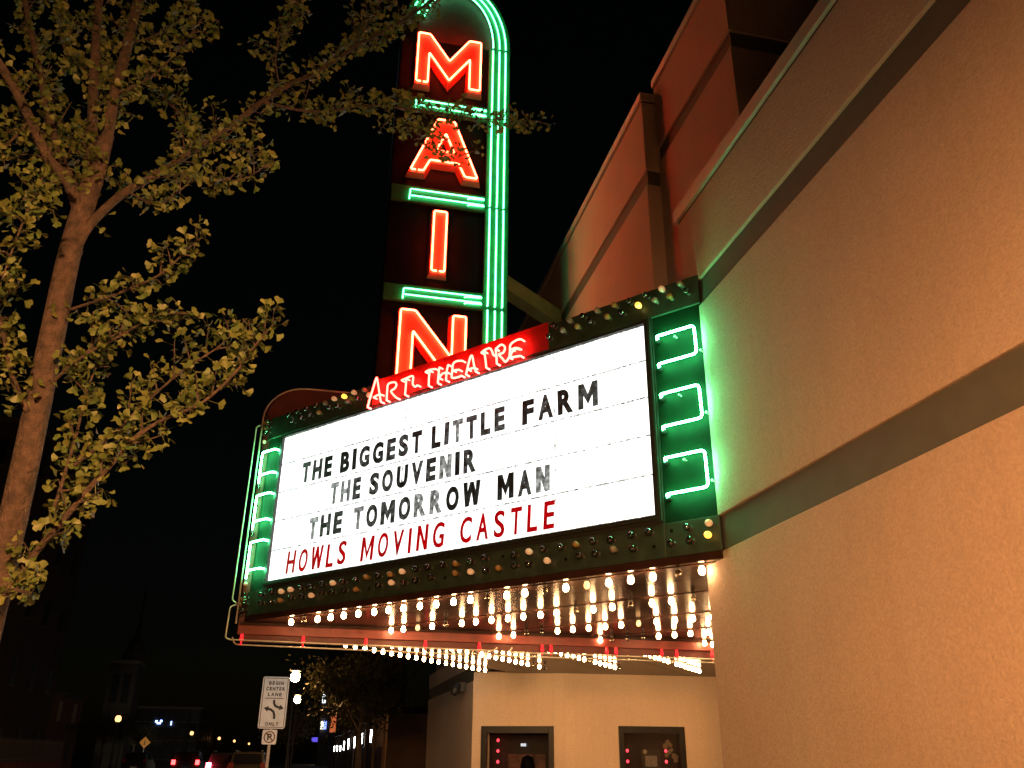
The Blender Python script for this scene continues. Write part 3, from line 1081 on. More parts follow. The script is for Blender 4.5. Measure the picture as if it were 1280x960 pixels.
# green border: a straight post and the arch over the top
MB().box(2.33, 2.76, YB - .05, YB + .028, 6.45, AZ).build('border', GREENP, bl, bevel=.006)
ao = arc(1.09, 1.70, 0, math.radians(160), 26)
ai = arc(.80, 1.37, 0, math.radians(160), 26)
ab = MB()
for i in range(26):
    a, b, c, d = ao[i], ao[i + 1], ai[i + 1], ai[i]
    ab.quad_box([(a[0], YB - .05, a[1]), (b[0], YB - .05, b[1]), (c[0], YB - .05, c[1]), (d[0], YB - .05, d[1]),
                 (a[0], YB + .03, a[1]), (b[0], YB + .03, b[1]), (c[0], YB + .03, c[1]), (d[0], YB + .03, d[1])])
ab.build('arch_border', GREENP, bl)
YT = YB - .085
for j, x in enumerate((2.405, 2.535, 2.66)):
    for z0, z1 in ((6.5, 8.63), (8.73, 10.72), (10.80, 12.70), (12.78, 14.50)):
        tb = MB().tube(fillet([(x, YB - .05, z0), (x, YT, z0), (x, YT, z1), (x, YB - .05, z1)], .03), .0145, 8)
        tb.build('neon_tube', GRN2, bl, smooth=True)
        for zz in (z0 + .25, z1 - .3):
            MB().box(x - .015, x + .015, YT, YB - .048, zz - .01, zz + .01).build('tube_clip', STEELD, bl)
for rx, rz in ((.735, 1.30), (.865, 1.43), (.99, 1.57)):
    a1 = math.radians(157)
    pts = [(AX + rx * math.cos(a1 * i / 30), YT, AZ + rz * math.sin(a1 * i / 30)) for i in range(31)]
    MB().tube(pts, .0145, 8).build('neon_tube', GRN2, bl, smooth=True)
# green bars between the letters, each with its pair of tubes
for zb, zt in ((8.65, 8.96), (10.67, 11.0), (12.73, 13.05)):
    bar = MB().box(.61, 2.328, YB - .06, YB + .028, zb, zt).build('divider_bar', GREENP, bl, bevel=.006)
    YN = YB - .095
    a, b = zt - .09, zb + .10
    MB().tube(fillet([(2.29, YN, a), (.95, YN, a), (.94, YN, zb + .02)], .03), .0125, 7).build('neon_tube', GRN2, bar, smooth=True)
    MB().tube([(.965, YN, b), (2.29, YN, b)], .0125, 7).build('neon_tube', GRN2, bar, smooth=True)
    for z in (a, b):
        MB().tube(fillet([(2.0, YB - .06, z - .03), (2.02, YN + .005, z - .03), (2.3, YN + .005, z - .022)], .03), .0125, 7).build('neon_tube', GRN2, bar, smooth=True)
# channel letters
M_ = [(.91, 13.32), (1.13, 13.32), (1.13, 14.06), (1.535, 13.45), (1.93, 14.06), (1.93, 13.32), (2.14, 13.32), (2.14, 14.53), (1.91, 14.53), (1.53, 13.93), (1.13, 14.53), (.91, 14.53)]
A_ = [(.92, 11.27), (1.15, 11.27), (1.26, 11.53), (1.79, 11.53), (1.91, 11.26), (2.14, 11.26), (1.68, 12.48), (1.37, 12.48)]
AH = [(1.36, 11.76), (1.70, 11.76), (1.53, 12.17)]
I_ = [(1.39, 9.22), (1.615, 9.22), (1.615, 10.44), (1.39, 10.44)]
N_ = [(.92, 7.18), (1.14, 7.18), (1.14, 8.03), (1.80, 7.18), (2.02, 7.18), (2.02, 8.39), (1.80, 8.39), (1.80, 7.60), (1.165, 8.41), (.92, 8.41)]
for poly, hole in ((M_, None), (A_, AH), (I_, None), (N_, None)):
    loops = [offset_poly(poly, .026)] + ([offset_poly(hole, -.022)] if hole else [])
    back = [offset_poly(poly, .062)] + ([offset_poly(hole, -.045)] if hole else [])
    lt = MB().prism(loops, XZ, YB - .155, YB - .001, loops2=back, side=1).build('letter', [LETRED, LETSIDE], bl)
    yn = YB - .195
    for lp in (poly, hole):
        if not lp: continue
        q = [Vector((u, yn, v)) for u, v in lp]
        k = 0
        mid = (q[0] + q[1]) / 2
        gap = Vector((.03, 0, 0))
        path = [mid + (q[1] - q[0]).normalized() * .02] + q[1:] + [q[0], mid - (q[1] - q[0]).normalized() * .02]
        MB().tube(fillet(path, .035, 4), .0165, 7).build('neon_tube', REDN, lt, smooth=True)
        for c in q[::2]:
            MB().tube([c, c + Vector((0, .045, 0))], .009, 6).build('tube_clip', STEELD, lt)
# box beam that ties the blade to the wall
bm_ = MB()
za, zb_, hb = 9.22, 8.86, .30
bm_.quad_box([(2.70, YB + .06, za), (3.92, 13.36, zb_), (3.92, 13.70, zb_), (2.70, YB + .40, za),
              (2.70, YB + .06, za + hb), (3.92, 13.36, zb_ + hb), (3.92, 13.70, zb_ + hb), (2.70, YB + .40, za + hb)])
bm_.build('support_beam', BEAMG, bl, bevel=.01)

# ------------------------------------------------------------------ street lamps
LAMPG = emit('sodium_globe', (1.0, 0.42, 0.14), 3300.0)
LAMPN = emit('near_lamp_globe', (1.0, 0.50, 0.18), 300.0)
LAMPF = emit('far_lamp_globe', (1.0, 0.44, 0.15), 3.2)


def street_lamp(x, y, label, gm, r=.17, h=4.15, hr=.2):
    t = thing('street_lamp', (x, y, 0), label, 'street lamp', 'globe street lamps along the pavement')
    b = Vector((x, y, 0))
    MB().lathe([(.001, 0), (.20, 0), (.20, .12), (.15, .2), (.13, .55), (.085, .65), (.06, .75), (.045, h - .5), (.07, h - .46), (.05, h - .40), (.1, h - .25), (.13, h - .2), (.001, h - .19)], org=b, n=12).build('post', STEELD, t, smooth=False)
    MB().lathe([(.001, -r * 1.1), (r * .6, -r * 1.0), (r * .95, -r * .5), (r, 0), (r * .85, r * .55), (r * .5, r * .95), (.001, r * 1.1)], org=b + Vector((0, 0, h)), n=14).build('globe', gm, t, smooth=True)
    MB().lathe([(.001, r * 1.12), (hr, r * .42 + .4 * (.5 - hr)), (hr + .01, r * .46 + .4 * (.5 - hr)), (hr * .65, r * 1.1), (.05, r * 1.35), (.02, r * 1.7), (.001, r * 1.75)], org=b + Vector((0, 0, h)), n=20).build('hood', STEELD, t)
    return t


street_lamp(-.35, -1.3, 'sodium street lamp on the kerb behind the viewer, lighting the stucco wall', LAMPG, .17, 3.35, .5)  # extra-wide hood added to cut this lamp's light on the upper walls
street_lamp(-.45, 33, 'glowing globe street lamp just right of the lane sign, the nearer one', LAMPN, .16, 4.15)
street_lamp(-.42, 47, 'globe street lamp behind leaves below the nearer glowing lamp', LAMPN, .16, 4.15)
for x, y, lab in ((-14.6, 79, 'orange glowing globe lamp across the street beside the dark trees'),
                  (-14.6, 131, 'globe lamp across the street beyond the yellow diamond sign'),
                  (-14.4, 172, 'far orange globe lamp above the brightest brake light'),
                  (-14.0, 205, 'small far globe lamp right of the far orange lamp'),
                  (-13.6, 255, 'tiny far globe lamp over the parked van roof'),
                  (-9.0, 240, 'tiny far globe lamp nearest the lane sign post')):
    street_lamp(x, y, lab, LAMPF, .24, 4.15)

# ------------------------------------------------------------------ ginkgo tree
tr = thing('ginkgo_tree', (-1.14, 3.5, 0), 'ginkgo street tree with fan leaves reaching across the blade sign', 'tree')
trunk = [(-1.13, 3.50, -.02), (-1.13, 3.5, .25), (-1.14, 3.5, 1.4), (-1.145, 3.5, 2.4), (-1.165, 3.5, 3.1), (-1.18, 3.5, 3.6), (-1.17, 3.52, 4.0), (-1.16, 3.54, 4.25)]
tp = smooth_path(trunk, 6)
rr = np.interp(np.linspace(0, 1, len(tp)), [0, .06, .3, .6, .85, 1], [.09, .060, .053, .048, .042, .031])
MB().tube(tp, list(rr), 14).build('trunk', BARK, tr, smooth=True)
RT = random.Random(11)


def br(spec, r0, r1):
    return [at(px, py, Y) for px, py, Y in spec], r0 * .78, r1 * .85


LIMBS = [
    br([(105, 285, 3.5), (85, 228, 3.45), (62, 200, 3.4), (38, 150, 3.3), (12, 100, 3.2), (-25, 45, 3.1)], .034, .02),
    br([(107, 262, 3.52), (80, 205, 3.6), (62, 150, 3.7), (50, 90, 3.75), (35, 20, 3.8), (22, -50, 3.85)], .026, .015),
    br([(106, 275, 3.51), (114, 190, 3.55), (117, 110, 3.6), (121, 40, 3.65), (126, -50, 3.7)], .034, .024),
    br([(104, 280, 3.5), (128, 200, 3.5), (143, 120, 3.55), (160, 55, 3.6), (172, 0, 3.65), (182, -55, 3.7)], .038, .026),
    br([(92, 318, 3.5), (112, 282, 3.5), (150, 245, 3.55), (200, 215, 3.62), (255, 180, 3.7), (305, 145, 3.76), (350, 112, 3.84), (400, 88, 3.92), (450, 55, 4.0), (505, 25, 4.1), (560, -15, 4.2)], .027, .010),
    br([(330, 128, 3.8), (395, 140, 3.95), (460, 132, 4.05), (530, 138, 4.15), (590, 148, 4.25), (640, 150, 4.3), (676, 152, 4.35)], .010, .003),
    br([(72, 392, 3.5), (150, 366, 3.42), (200, 343, 3.36), (228, 318, 3.33), (252, 296, 3.3)], .008, .003),
    br([(52, 490, 3.5), (100, 448, 3.42), (150, 420, 3.36), (195, 395, 3.32), (235, 392, 3.3)], .009, .003),
    br([(-30, 800, 3.45), (5, 745, 3.42), (45, 690, 3.38), (75, 655, 3.34), (110, 612, 3.3), (140, 580, 3.27), (168, 548, 3.25), (205, 524, 3.23), (250, 505, 3.2), (292, 468, 3.17), (322, 428, 3.15), (342, 405, 3.14)], .019, .003),
    br([(62, 655, 3.4), (75, 612, 3.44), (95, 545, 3.46), (108, 490, 3.48), (128, 440, 3.5), (142, 410, 3.52)], .010, .004),
    br([(92, 582, 3.45), (135, 548, 3.42), (180, 505, 3.4), (230, 462, 3.38), (275, 432, 3.36), (308, 398, 3.34)], .008, .003),
    br([(35, 515, 3.46), (15, 470, 3.4), (5, 420, 3.35), (-12, 350, 3.3)], .016, .008),
    br([(62, 205, 3.4), (40, 250, 3.2), (20, 300, 3.1), (2, 350, 3.05)], .007, .003),
    br([(200, 215, 3.62), (240, 190, 3.55), (275, 175, 3.5), (320, 195, 3.45)], .006, .003),
    br([(160, 240, 3.56), (200, 255, 3.5), (245, 225, 3.45), (300, 225, 3.4), (335, 205, 3.35)], .006, .003),
    br([(430, 70, 3.98), (460, 30, 4.0), (480, -10, 4.0)], .006, .003),
    br([(350, 112, 3.84), (345, 70, 3.8), (360, 30, 3.8), (380, -15, 3.8)], .006, .003),
    br([(480, 135, 4.08), (510, 160, 4.0), (545, 182, 3.95), (575, 198, 3.9)], .005, .002),
    br([(143, 120, 3.55), (190, 95, 3.5), (225, 60, 3.45), (255, 20, 3.4)], .008, .003),
    br([(118, 100, 3.6), (80, 60, 3.65), (70, 10, 3.7)], .008, .003),
    br([(160, 55, 3.6), (205, 40, 3.65), (240, 10, 3.7)], .007, .003),
    br([(38, 150, 3.3), (10, 180, 3.3), (-15, 200, 3.25)], .008, .003),
    br([(250, 180, 3.7), (215, 130, 3.8), (190, 120, 3.85)], .006, .003),
    br([(20, 690, 3.4), (40, 740, 3.3), (10, 735, 3.25)], .006, .002),
]
spurs = []


def grow(pts, r0, r1, level):
    path = smooth_path(pts, 4)
    L = sum((path[i + 1] - path[i]).length for i in range(len(path) - 1))
    step = .030
    acc, nxt, tw = 0.0, .02, RT.uniform(.05, .1)
    for i in range(len(path) - 1):
        a, b = path[i], path[i + 1]
        seg = (b - a).length
        d = (b - a).normalized() if seg > 0 else Vector((0, 0, 1))
        while nxt < acc + seg:
            p = a + d * (nxt - acc)
            fr = nxt / max(L, 1e-4)
            rad = r0 + (r1 - r0) * fr
            if rad < .0125 or (level > 0) or RT.random() < .14:
                spurs.append((p, d, rad))
            nxt += step * RT.uniform(.6, 1.5)
        while level == 0 and tw < acc + seg:
            p = a + d * (tw - acc)
            fr = tw / max(L, 1e-4)
            if fr > .12:
                side = Vector((RT.gauss(0, 1), RT.gauss(0, .8), RT.gauss(.25, .8)))
                side = (side - d * side.dot(d)).normalized()
                dr = (side + d * RT.uniform(.3, 1.1)).normalized()
                ln = RT.uniform(.05, .20) * (1.0 - .45 * fr)
                q = [p, p + dr * ln * .5 + Vector((0, 0, .01)), p + dr * ln + Vector((0, 0, RT.uniform(-.02, .04)))]
                twigs.append((q, .0042, .0018))
            tw += RT.uniform(.036, .085)
        acc += seg
    spurs.append((path[-1], (path[-1] - path[-2]).normalized(), r1))


twigs = []
for pts, r0, r1 in LIMBS:
    MB().tube(smooth_path(pts, 5), (r0, r1), 8).build('limb', BARK, tr, smooth=True)
    grow(pts, r0, r1, 0)
tm = MB()
for q, r0, r1 in list(twigs):
    tm.tube(smooth_path(q, 3), (r0, r1), 5)
    grow(q, r0, r1, 1)
tw_o = tm.build('twigs', BARK, tr, smooth=True)
tag(tw_o, kind='stuff')


def leaf_shape(seed):
    """a ginkgo fan on its stalk; the stalk starts at the origin, fan along +x"""
    q = random.Random(seed)
    st = q.uniform(.030, .055)
    rad = q.uniform(.026, .036)
    half = math.radians(q.uniform(42, 68))
    n = 6
    curl = q.uniform(-.25, .35)
    v = [(0, -.0007, 0), (0, .0007, 0), (st, .0007, 0), (st, -.0007, 0)]
    f = [(0, 1, 2, 3)]
    b = len(v)
    v.append((st, 0, 0))
    for i in range(n + 1):
        a = -half + 2 * half * i / n
        r = rad * (.86 + .12 * math.cos(a * 1.6) + q.uniform(-.05, .05))
        if i == n // 2: r *= q.uniform(.72, .92)
        v.append((st + r * math.cos(a), r * math.sin(a), curl * r * math.sin(a) ** 2 * 2 + .12 * curl * r))
    for i in range(n):
        f.append((b, b + 1 + i, b + 2 + i))
    return v, f


SHAPES = [leaf_shape(i) for i in range(8)]
LM = []
for v, f in SHAPES:
    me = bpy.data.meshes.new('leaf')
    me.from_pydata(v, [], f)
    me.materials.append(LEAFM)
    LM.append(me)
leaves = []
for p, d, rad in spurs:
    n = RT.choice((2, 3, 3, 4, 5))
    ax = Vector((RT.gauss(0, 1), RT.gauss(0, 1), RT.gauss(.1, .8)))
    ax = (ax - d * ax.dot(d) * .7).normalized()
    for i in range(n):
        x = (ax + Vector((RT.gauss(0, .6), RT.gauss(0, .6), RT.gauss(0, .6)))).normalized()
        up = Vector((RT.gauss(0, .8), RT.gauss(-.5, .8), RT.gauss(.8, .8)))
        y = up.cross(x)
        y = y.normalized() if y.length > 1e-3 else x.orthogonal().normalized()
        z = x.cross(y)
        s = RT.uniform(.55, 1.1)
        M = Matrix((x, y, z)).transposed().to_4x4()
        M = Matrix.Translation(p + x * rad * .8) @ M @ Matrix.Scale(s, 4)
        leaves.append((M, RT.randrange(8), s))


def size_in_view(M, s):
    c = M @ Vector((.06, 0, 0)) - CAM
    dz = c.dot(_f)
    if dz < .2: return -1
    u, w = c.dot(_r2) / dz * FPX, c.dot(_u2) / dz * FPX
    if abs(u) > 630 or abs(w) > 470: return -1
    nrm = M.to_3x3().col[2].normalized()
    return s / dz * (.35 + abs(nrm.dot(c.normalized())))


order = sorted(range(len(leaves)), key=lambda i: -size_in_view(leaves[i][0], leaves[i][2]))
tb = BASE[tr.name]
for i in order[:300]:
    M, k, s = leaves[i]
    o = bpy.data.objects.new('leaf', LM[k])
    COL.objects.link(o)
    o.parent = tr
    o.matrix_local = Matrix.Translation(-tb) @ M
vv, ff = [], []
for i in order[300:]:
    M, k, s = leaves[i]
    sv, sf = SHAPES[k]
    b = len(vv)
    vv += [tuple(M @ Vector(q) - tb) for q in sv]
    ff += [tuple(b + j for j in q) for q in sf]
me = bpy.data.meshes.new('foliage')
me.from_pydata(vv, [], ff)
me.materials.append(LEAFM)
fo = bpy.data.objects.new('foliage', me)
COL.objects.link(fo)
fo.parent = tr
tag(fo, kind='stuff')
print('leaves', len(leaves))

# ------------------------------------------------------------------ dark street trees beyond the theatre


def dark_tree(x, y, h, rx, rz, cz, label, seed, n=2600, bare=0):
    t = thing('street_tree', (x, y, 0), label, 'tree', 'street trees beyond the theatre')
    q = random.Random(seed)
    b = Vector((x, y, 0))
    MB().tube(smooth_path([b, b + Vector((.05, 0, 1.2)), b + Vector((0, .1, 2.4)), b + Vector((.1, 0, cz))], 4), (.11, .05), 9).build('trunk', BARKD, t, smooth=True)
    lm = MB()
    tips = []
    for k in range(26):
        a = q.uniform(0, 2 * math.pi)
        e = q.uniform(-.35, .9)
        ln = q.uniform(.6, 1.05)
        end = b + Vector((math.cos(a) * rx * ln * math.cos(e), math.sin(a) * rx * ln * math.cos(e), cz + rz * ln * math.sin(e)))
        st = b + Vector((0, 0, q.uniform(2.2, cz)))
        mid = st.lerp(end, .5) + Vector((q.uniform(-.3, .3), q.uniform(-.3, .3), q.uniform(.0, .4)))
        lm.tube(smooth_path([st, mid, end], 5), (.03, .006), 5)
        tips += [st.lerp(end, .55), mid, end, end, mid.lerp(end, .5)]
    lm.build('limbs', BARKD, t)
    v, f = [], []
    for k in range(n):
        c = q.choice(tips) + Vector((q.gauss(0, .35), q.gauss(0, .35), q.gauss(0, .28)))
        u = Vector((q.gauss(0, 1), q.gauss(0, 1), q.gauss(0, 1))).normalized()
        w = u.orthogonal().normalized()
        s = q.uniform(.05, .10)
        i = len(v)
        v += [tuple(c - b - u * s), tuple(c - b + w * s * .6), tuple(c - b + u * s), tuple(c - b - w * s * .6)]
        f.append((i, i + 1, i + 2, i + 3))
    me = bpy.data.meshes.new('crown')
    me.from_pydata(v, [], f)
    me.materials.append(LEAFD)
    o = bpy.data.objects.new('crown', me)
    COL.objects.link(o)
    o.parent = t
    tag(o, kind='stuff')


dark_tree(1.9, 31.5, 6, 2.0, 1.7, 3.9, 'dark leafy street tree under the marquee beside the far wall', 3, 3200)
dark_tree(2.5, 43, 6, 2.0, 1.8, 3.6, 'dark street tree behind the lane sign and globe lamps', 5, 2600)
dark_tree(-.75, 55, 6, 1.3, 1.2, 3.0, 'dark street tree far along the pavement beyond the lamps', 8, 1800)
dark_tree(-16.4, 84, 7, 3.0, 2.0, 3.4, 'dark tree lit by the orange globe lamp across the street', 9, 2200)
dark_tree(-17.2, 104, 7, 3.0, 2.0, 3.2, 'dark tree behind the yellow diamond sign across the street', 10, 2200)

# ------------------------------------------------------------------ lane sign


def sign_lane():
    x, y = -.69, 21.0
    t = thing('lane_sign', (x, y, 0), 'white rectangular begin center lane sign with no parking plate on post', 'traffic sign')
    MB().box(x - .03, x + .03, y + .02, y + .05, 0, 3.2).build('post', GALV, t)

    def plate(x0, x1, z0, z1, yy, r=.05, th=.006):
        pts = []
        for cx, cz, a in ((x1 - r, z0 + r, -90), (x1 - r, z1 - r, 0), (x0 + r, z1 - r, 90), (x0 + r, z0 + r, 180)):
            for k in range(5):
                w = math.radians(a + k * 22.5)
                pts.append((cx + r * math.cos(w), cz + r * math.sin(w)))
        return MB().prism([pts], lambda u, v, d: (u, d, v), yy, yy + th)
    X0, X1, ZA, ZB = x - .29, x + .29, 2.12, 3.21
    pl = plate(X0, X1, ZA, ZB, y).build('sign_panel', WHITEP, t)
    # border
    def ring(inset, w):
        a, b, c, d = X0 + inset, X1 - inset, ZA + inset, ZB - inset
        m = MB()
        for q in ((a, b, c, c + w), (a, b, d - w, d), (a, a + w, c + w, d - w), (b - w, b, c + w, d - w)):
            m.box(q[0], q[1], y - .004, y - .001, q[2], q[3])
        return m
    ring(.025, .012).build('border_line', BLACKI, pl)
    to3 = lambda u, v, d: (u, y - .003 - d * .2, v)

    def text(word, x0, x1, z0, z1):
        m = MB()
        for c, a, b in layout_word(word, x0, x1, .3):
            put_glyph(m, c, a, b, z0, z1, to3, .04, .008)
        m.build('sign_text', BLACKI, pl)
    text('BEGIN', x - .15, x + .17, 3.035, 3.11)
    text('CENTER', x - .20, x + .21, 2.915, 2.99)
    text('LANE', x - .15, x + .15, 2.795, 2.87)
    MB().box(x - .2, x + .2, y - .004, y - .001, 2.745, 2.76).build('divider_line', BLACKI, pl)
    text('ONLY', x - .14, x + .15, 2.18, 2.255)

    def arrow(path, wd, head, hl):
        """bent arrow as a flat outline"""
        pts = [Vector(p) for p in path]
        lft, rgt = [], []
        for i, p in enumerate(pts):
            d = (pts[min(i + 1, len(pts) - 1)] - pts[max(i - 1, 0)]).normalized()
            n = Vector((-d.y, d.x))
            lft.append(p + n * wd / 2); rgt.append(p - n * wd / 2)
        d = (pts[-1] - pts[-2]).normalized()
        n = Vector((-d.y, d.x))
        tip = pts[-1] + d * hl
        poly = lft + [pts[-1] + n * head / 2, tip, pts[-1] - n * head / 2] + rgt[::-1]
        MB().prism([[tuple(q) for q in poly]], lambda u, v, dd: (u, dd, v), y - .004, y - .001).build('arrow', BLACKI, pl)
    c1 = [(x + .04, 2.32), (x + .037, 2.40), (x + .01, 2.47), (x - .05, 2.515), (x - .11, 2.528)]
    arrow(c1, .05, .12, .10)
    c2 = [(x + .0, 2.72), (x + .004, 2.655), (x + .03, 2.60), (x + .08, 2.572), (x + .13, 2.562)]
    arrow(c2, .05, .12, .10)
    p2 = plate(x - .17, x + .14, 1.80, 2.10, y, .03).build('parking_plate', WHITEP, t)
    cx, cz = x - .015, 1.95
    ringm = MB()
    for k in range(28):
        a, b = 2 * math.pi * k / 28, 2 * math.pi * (k + 1) / 28
        pt = lambda w, r, yy: (cx + r * math.cos(w), yy, cz + r * math.sin(w))
        ringm.quad_box([pt(a, .10, y - .004), pt(b, .10, y - .004), pt(b, .122, y - .004), pt(a, .122, y - .004),
                        pt(a, .10, y - .001), pt(b, .10, y - .001), pt(b, .122, y - .001), pt(a, .122, y - .001)])
    ringm.build('prohibition_ring', mat('sign_dark_red', (.12, .03, .03), .5), p2)
    m = MB()
    put_glyph(m, 'P', cx - .045, cx + .05, cz - .07, cz + .07, to3, .03, .006)
    m.build('sign_text', BLACKI, p2)
    mm = MB()
    d = Vector((.075, 0, -.075))
    n = Vector((.008, 0, .008))
    c = Vector((cx, y - .008, cz))
    mm.quad_box([c - d - n, c + d - n, c + d + n, c - d + n] + [q + Vector((0, .002, 0)) for q in (c - d - n, c + d - n, c + d + n, c - d + n)])
    mm.build('slash', MATS['sign_dark_red'], p2)


sign_lane()

# yellow diamond warning sign across the street
t = thing('warning_sign', (-15.4, 99, 0), 'yellow diamond warning sign on a post across the street', 'traffic sign')
MB().box(-15.43, -15.37, 99.02, 99.08, 0, 2.2).build('post', GALV, t)
h = .55
MB().prism([[(-15.4 - h, 2.6), (-15.4, 2.6 - h), (-15.4 + h, 2.6), (-15.4, 2.6 + h)]], XZ, 99, 99.015).build('sign_panel', mat('sign_amber', (.85, .38, .06), .4), t)
MB().box(-15.44, -15.36, 98.99, 98.995, 2.35, 2.8).build('arrow', BLACKI, t)

# ------------------------------------------------------------------ cars
TAIL = emit('tail_light', (1.0, 0.03, 0.03), 14.0)
BRAKE = emit('brake_light', (1.0, 0.04, 0.06), 60.0)
CARGL = mat('car_glass', (.02, .02, .025), .08)
TYRE = mat('tyre_rubber', (.02, .02, .02), .8)
RIM = mat('wheel_rim', (.4, .4, .4), .3, metal=.9)
PLATE = emit('lit_number_plate', (.8, .85, 1.0), 1.2)


def car(name, x, y, label, col, L=4.5, W=1.8, H=1.5, tall=False, tail=TAIL, lit=True):
    t = thing(name, (x, y, -.14), label, 'car', 'cars on the street')
    Z = -.14
    pm = mat('car_paint_' + str(col), col, .3, metal=.3, spec=.6)
    belt = .62 * H
    low = [(0, .30), (.05, .62 * belt + .05), (.12, belt), (L * .74, belt), (L * .97, belt * .78), (L, .45), (L - .05, .28), (L * .84, .22), (L * .16, .22)]
    b = MB()
    rows = []
    for k, (wf) in enumerate((.93, 1.0, 1.0, .93)):
        pass
    for sgn0, sgn1 in ((-1, 1),):
        b.prism([low], lambda u, v, d: (x + d, y + u, Z + v), -W / 2, W / 2)
    b.build('body', pm, t, bevel=.09)
    top = [(.18 if tall else .5, belt), ((.32 if tall else .95), H - .04), (.5 if tall else 1.2, H), (L * .52, H), (L * .58, H - .05), (L * .74, belt)]
    c = MB()
    n = len(top)
    v0 = []
    for sx in (-1, 1):
        for u, v in top:
            k = (v - belt) / (H - belt)
            v0.append((x + sx * (W / 2 - .04 - .16 * k), y + u, Z + v))
    bi = len(c.v)
    c.v += [Vector(p) for p in v0]
    c.f += [tuple(range(n)), tuple(range(2 * n - 1, n - 1, -1))] + [(i, (i + 1) % n, n + (i + 1) % n, n + i) for i in range(n)]
    c.mi += [0] * (n + 2)
    cab = c.build('cabin', pm, t, bevel=.05)
    # glazing set just outside the cabin
    for sx in (-1, 1):
        g = MB()
        pts = []
        for u, v in ((.55 if tall else 1.05, .16), (L * .66, .16), (L * .56, .84), (.62 if tall else 1.25, .84)):
            pts.append(Vector((x + sx * (W / 2 - .035 - .16 * v + .004), y + u, Z + belt + v * (H - belt))))
        g.quad_box(pts + [p - Vector((sx * .01, 0, 0)) for p in pts])
        g.build('side_window', CARGL, t)
    r = MB()
    ya, yb = (.18, .32) if tall else (.5, .95)
    q = []
    for v, k in ((.14, 0), (.86, 1)):
        yy = y + ya + (yb - ya) * v - .012
        w = W / 2 - .18 - .12 * v
        q += [(x - w, yy, Z + belt + v * (H - belt)), (x + w, yy, Z + belt + v * (H - belt))]
    a0, a1, a3, a2 = [Vector(p) for p in q]
    r.quad_box([a0, a1, a2, a3] + [p + Vector((0, -.01, 0)) for p in (a0, a1, a2, a3)])
    r.build('rear_window', CARGL, t)
    for sx in (-1, 1):
        MB().box(x + sx * (W / 2 - .16) - .13, x + sx * (W / 2 - .16) + .13, y - .03, y + .06, Z + belt * .9, Z + belt * .9 + (.30 if tall else .18)).build('taillight', tail if lit else MATS.setdefault('tail_off', mat('tail_off', (.3, .02, .02), .3)), t, bevel=.02)
        for yy in (L * .18, L * .80):
            w = MB().lathe([(.001, -.1), (.2, -.1), (.31, -.09), (.33, -.05), (.33, .07), (.31, .1), (.001, .1)], axis=(1, 0, 0), org=(x + sx * (W / 2 - .1), y + yy, Z + .33), n=18).build('wheel', TYRE, t)
            MB().lathe([(.001, .105), (.19, .105), (.2, .10)], axis=(sx, 0, 0), org=(x + sx * (W / 2 - .1), y + yy, Z + .33), n=14).build('rim', RIM, w)
    MB().box(x - .24, x + .24, y - .035, y + .02, Z + belt * .55, Z + belt * .55 + .13).build('number_plate', PLATE if lit else WHITEP, t)
    MB().box(x - W / 2 + .02, x + W / 2 - .02, y - .06, y + .1, Z + .28, Z + .46).build('bumper', mat('bumper_black', (.04, .04, .04), .5), t, bevel=.03)
    if tall:
        for sx in (-1, 1):
            MB().tube([(x + sx * (W / 2 - .3), y + .7, Z + H + .05), (x + sx * (W / 2 - .3), y + L * .5, Z + H + .05)], .025, 6).build('roof_rail', RIM, t)
    return t


car('parked_van', -2.65, 50, 'parked dark van with pale roof rails at the kerb below the lane sign', (.10, .09, .07), 4.8, 1.9, 1.86, True, lit=False)
car('braking_car', -3.95, 52, 'car with the brightest red brake light left of the parked van', (.05, .05, .06), 4.6, 1.85, 1.82, True, tail=BRAKE)
mc = car('moving_car', -7.95, 70, 'car with two lit red taillights beside the brightest brake light', (.04, .05, .07), 4.7, 1.95, 1.84, True)
for sx in (-1, 1):        # its lit headlights, shining on the road and signs ahead
    hx = -7.95 + sx * .7
    MB().lathe([(.001, 0), (.09, .005), (.1, -.03)], axis=(0, 1, 0), org=(hx, 74.66, .52), n=12).build('headlight', emit('headlight_lens', (1, .9, .75), 30.0), mc)
    hd_ = bpy.data.lights.new('headlight_beam', 'SPOT')
    hd_.energy = 4000
    hd_.spot_size = math.radians(44)
    hd_.spot_blend = .8
    hd_.shadow_soft_size = .08
    hd_.color = (1.0, .85, .65)
    ho = bpy.data.objects.new('headlight_beam', hd_)
    COL.objects.link(ho)
    ho.parent = mc
    ho.location = Vector((hx, 74.75, .56)) - BASE[mc.name]
    ho.rotation_euler = (math.radians(90), 0, math.radians(6))
car('parked_car', -13.0, 80, 'dark parked car across the street below the orange lamp', (.05, .05, .05), 5.0, 1.9, 1.85, True, lit=False)

# ------------------------------------------------------------------ fence on a low wall across the street
fn_ = thing('iron_fence', (-18, 55, 0), 'dim iron picket fence on a low brick wall across the street', 'fence')
BRICKM = mat('red_brick', (.30, .12, .07), .9, var=.3, vscale=3, bump=.5, bscale=14)
IRON = mat('pale_iron', (.20, .19, .17), .6)
MB().box(-18.2, -17.8, 40, 78, -.2, 1.0).build('base_wall', BRICKM, fn_)
MB().box(-18.03, -17.97, 40, 78, 1.15, 1.2).build('rail', IRON, fn_)
MB().box(-18.03, -17.97, 40, 78, 2.2, 2.25).build('rail', IRON, fn_)
pk = MB().box(-.018, .018, -.018, .018, 0, 1.35)
pk.lathe([(.03, 1.35), (.001, 1.48)], n=4)
pk_me = pk.mesh('picket', IRON)
for k in range(150):
    place('picket', pk_me, (-18, 42 + k * .24, 1.0), fn_)

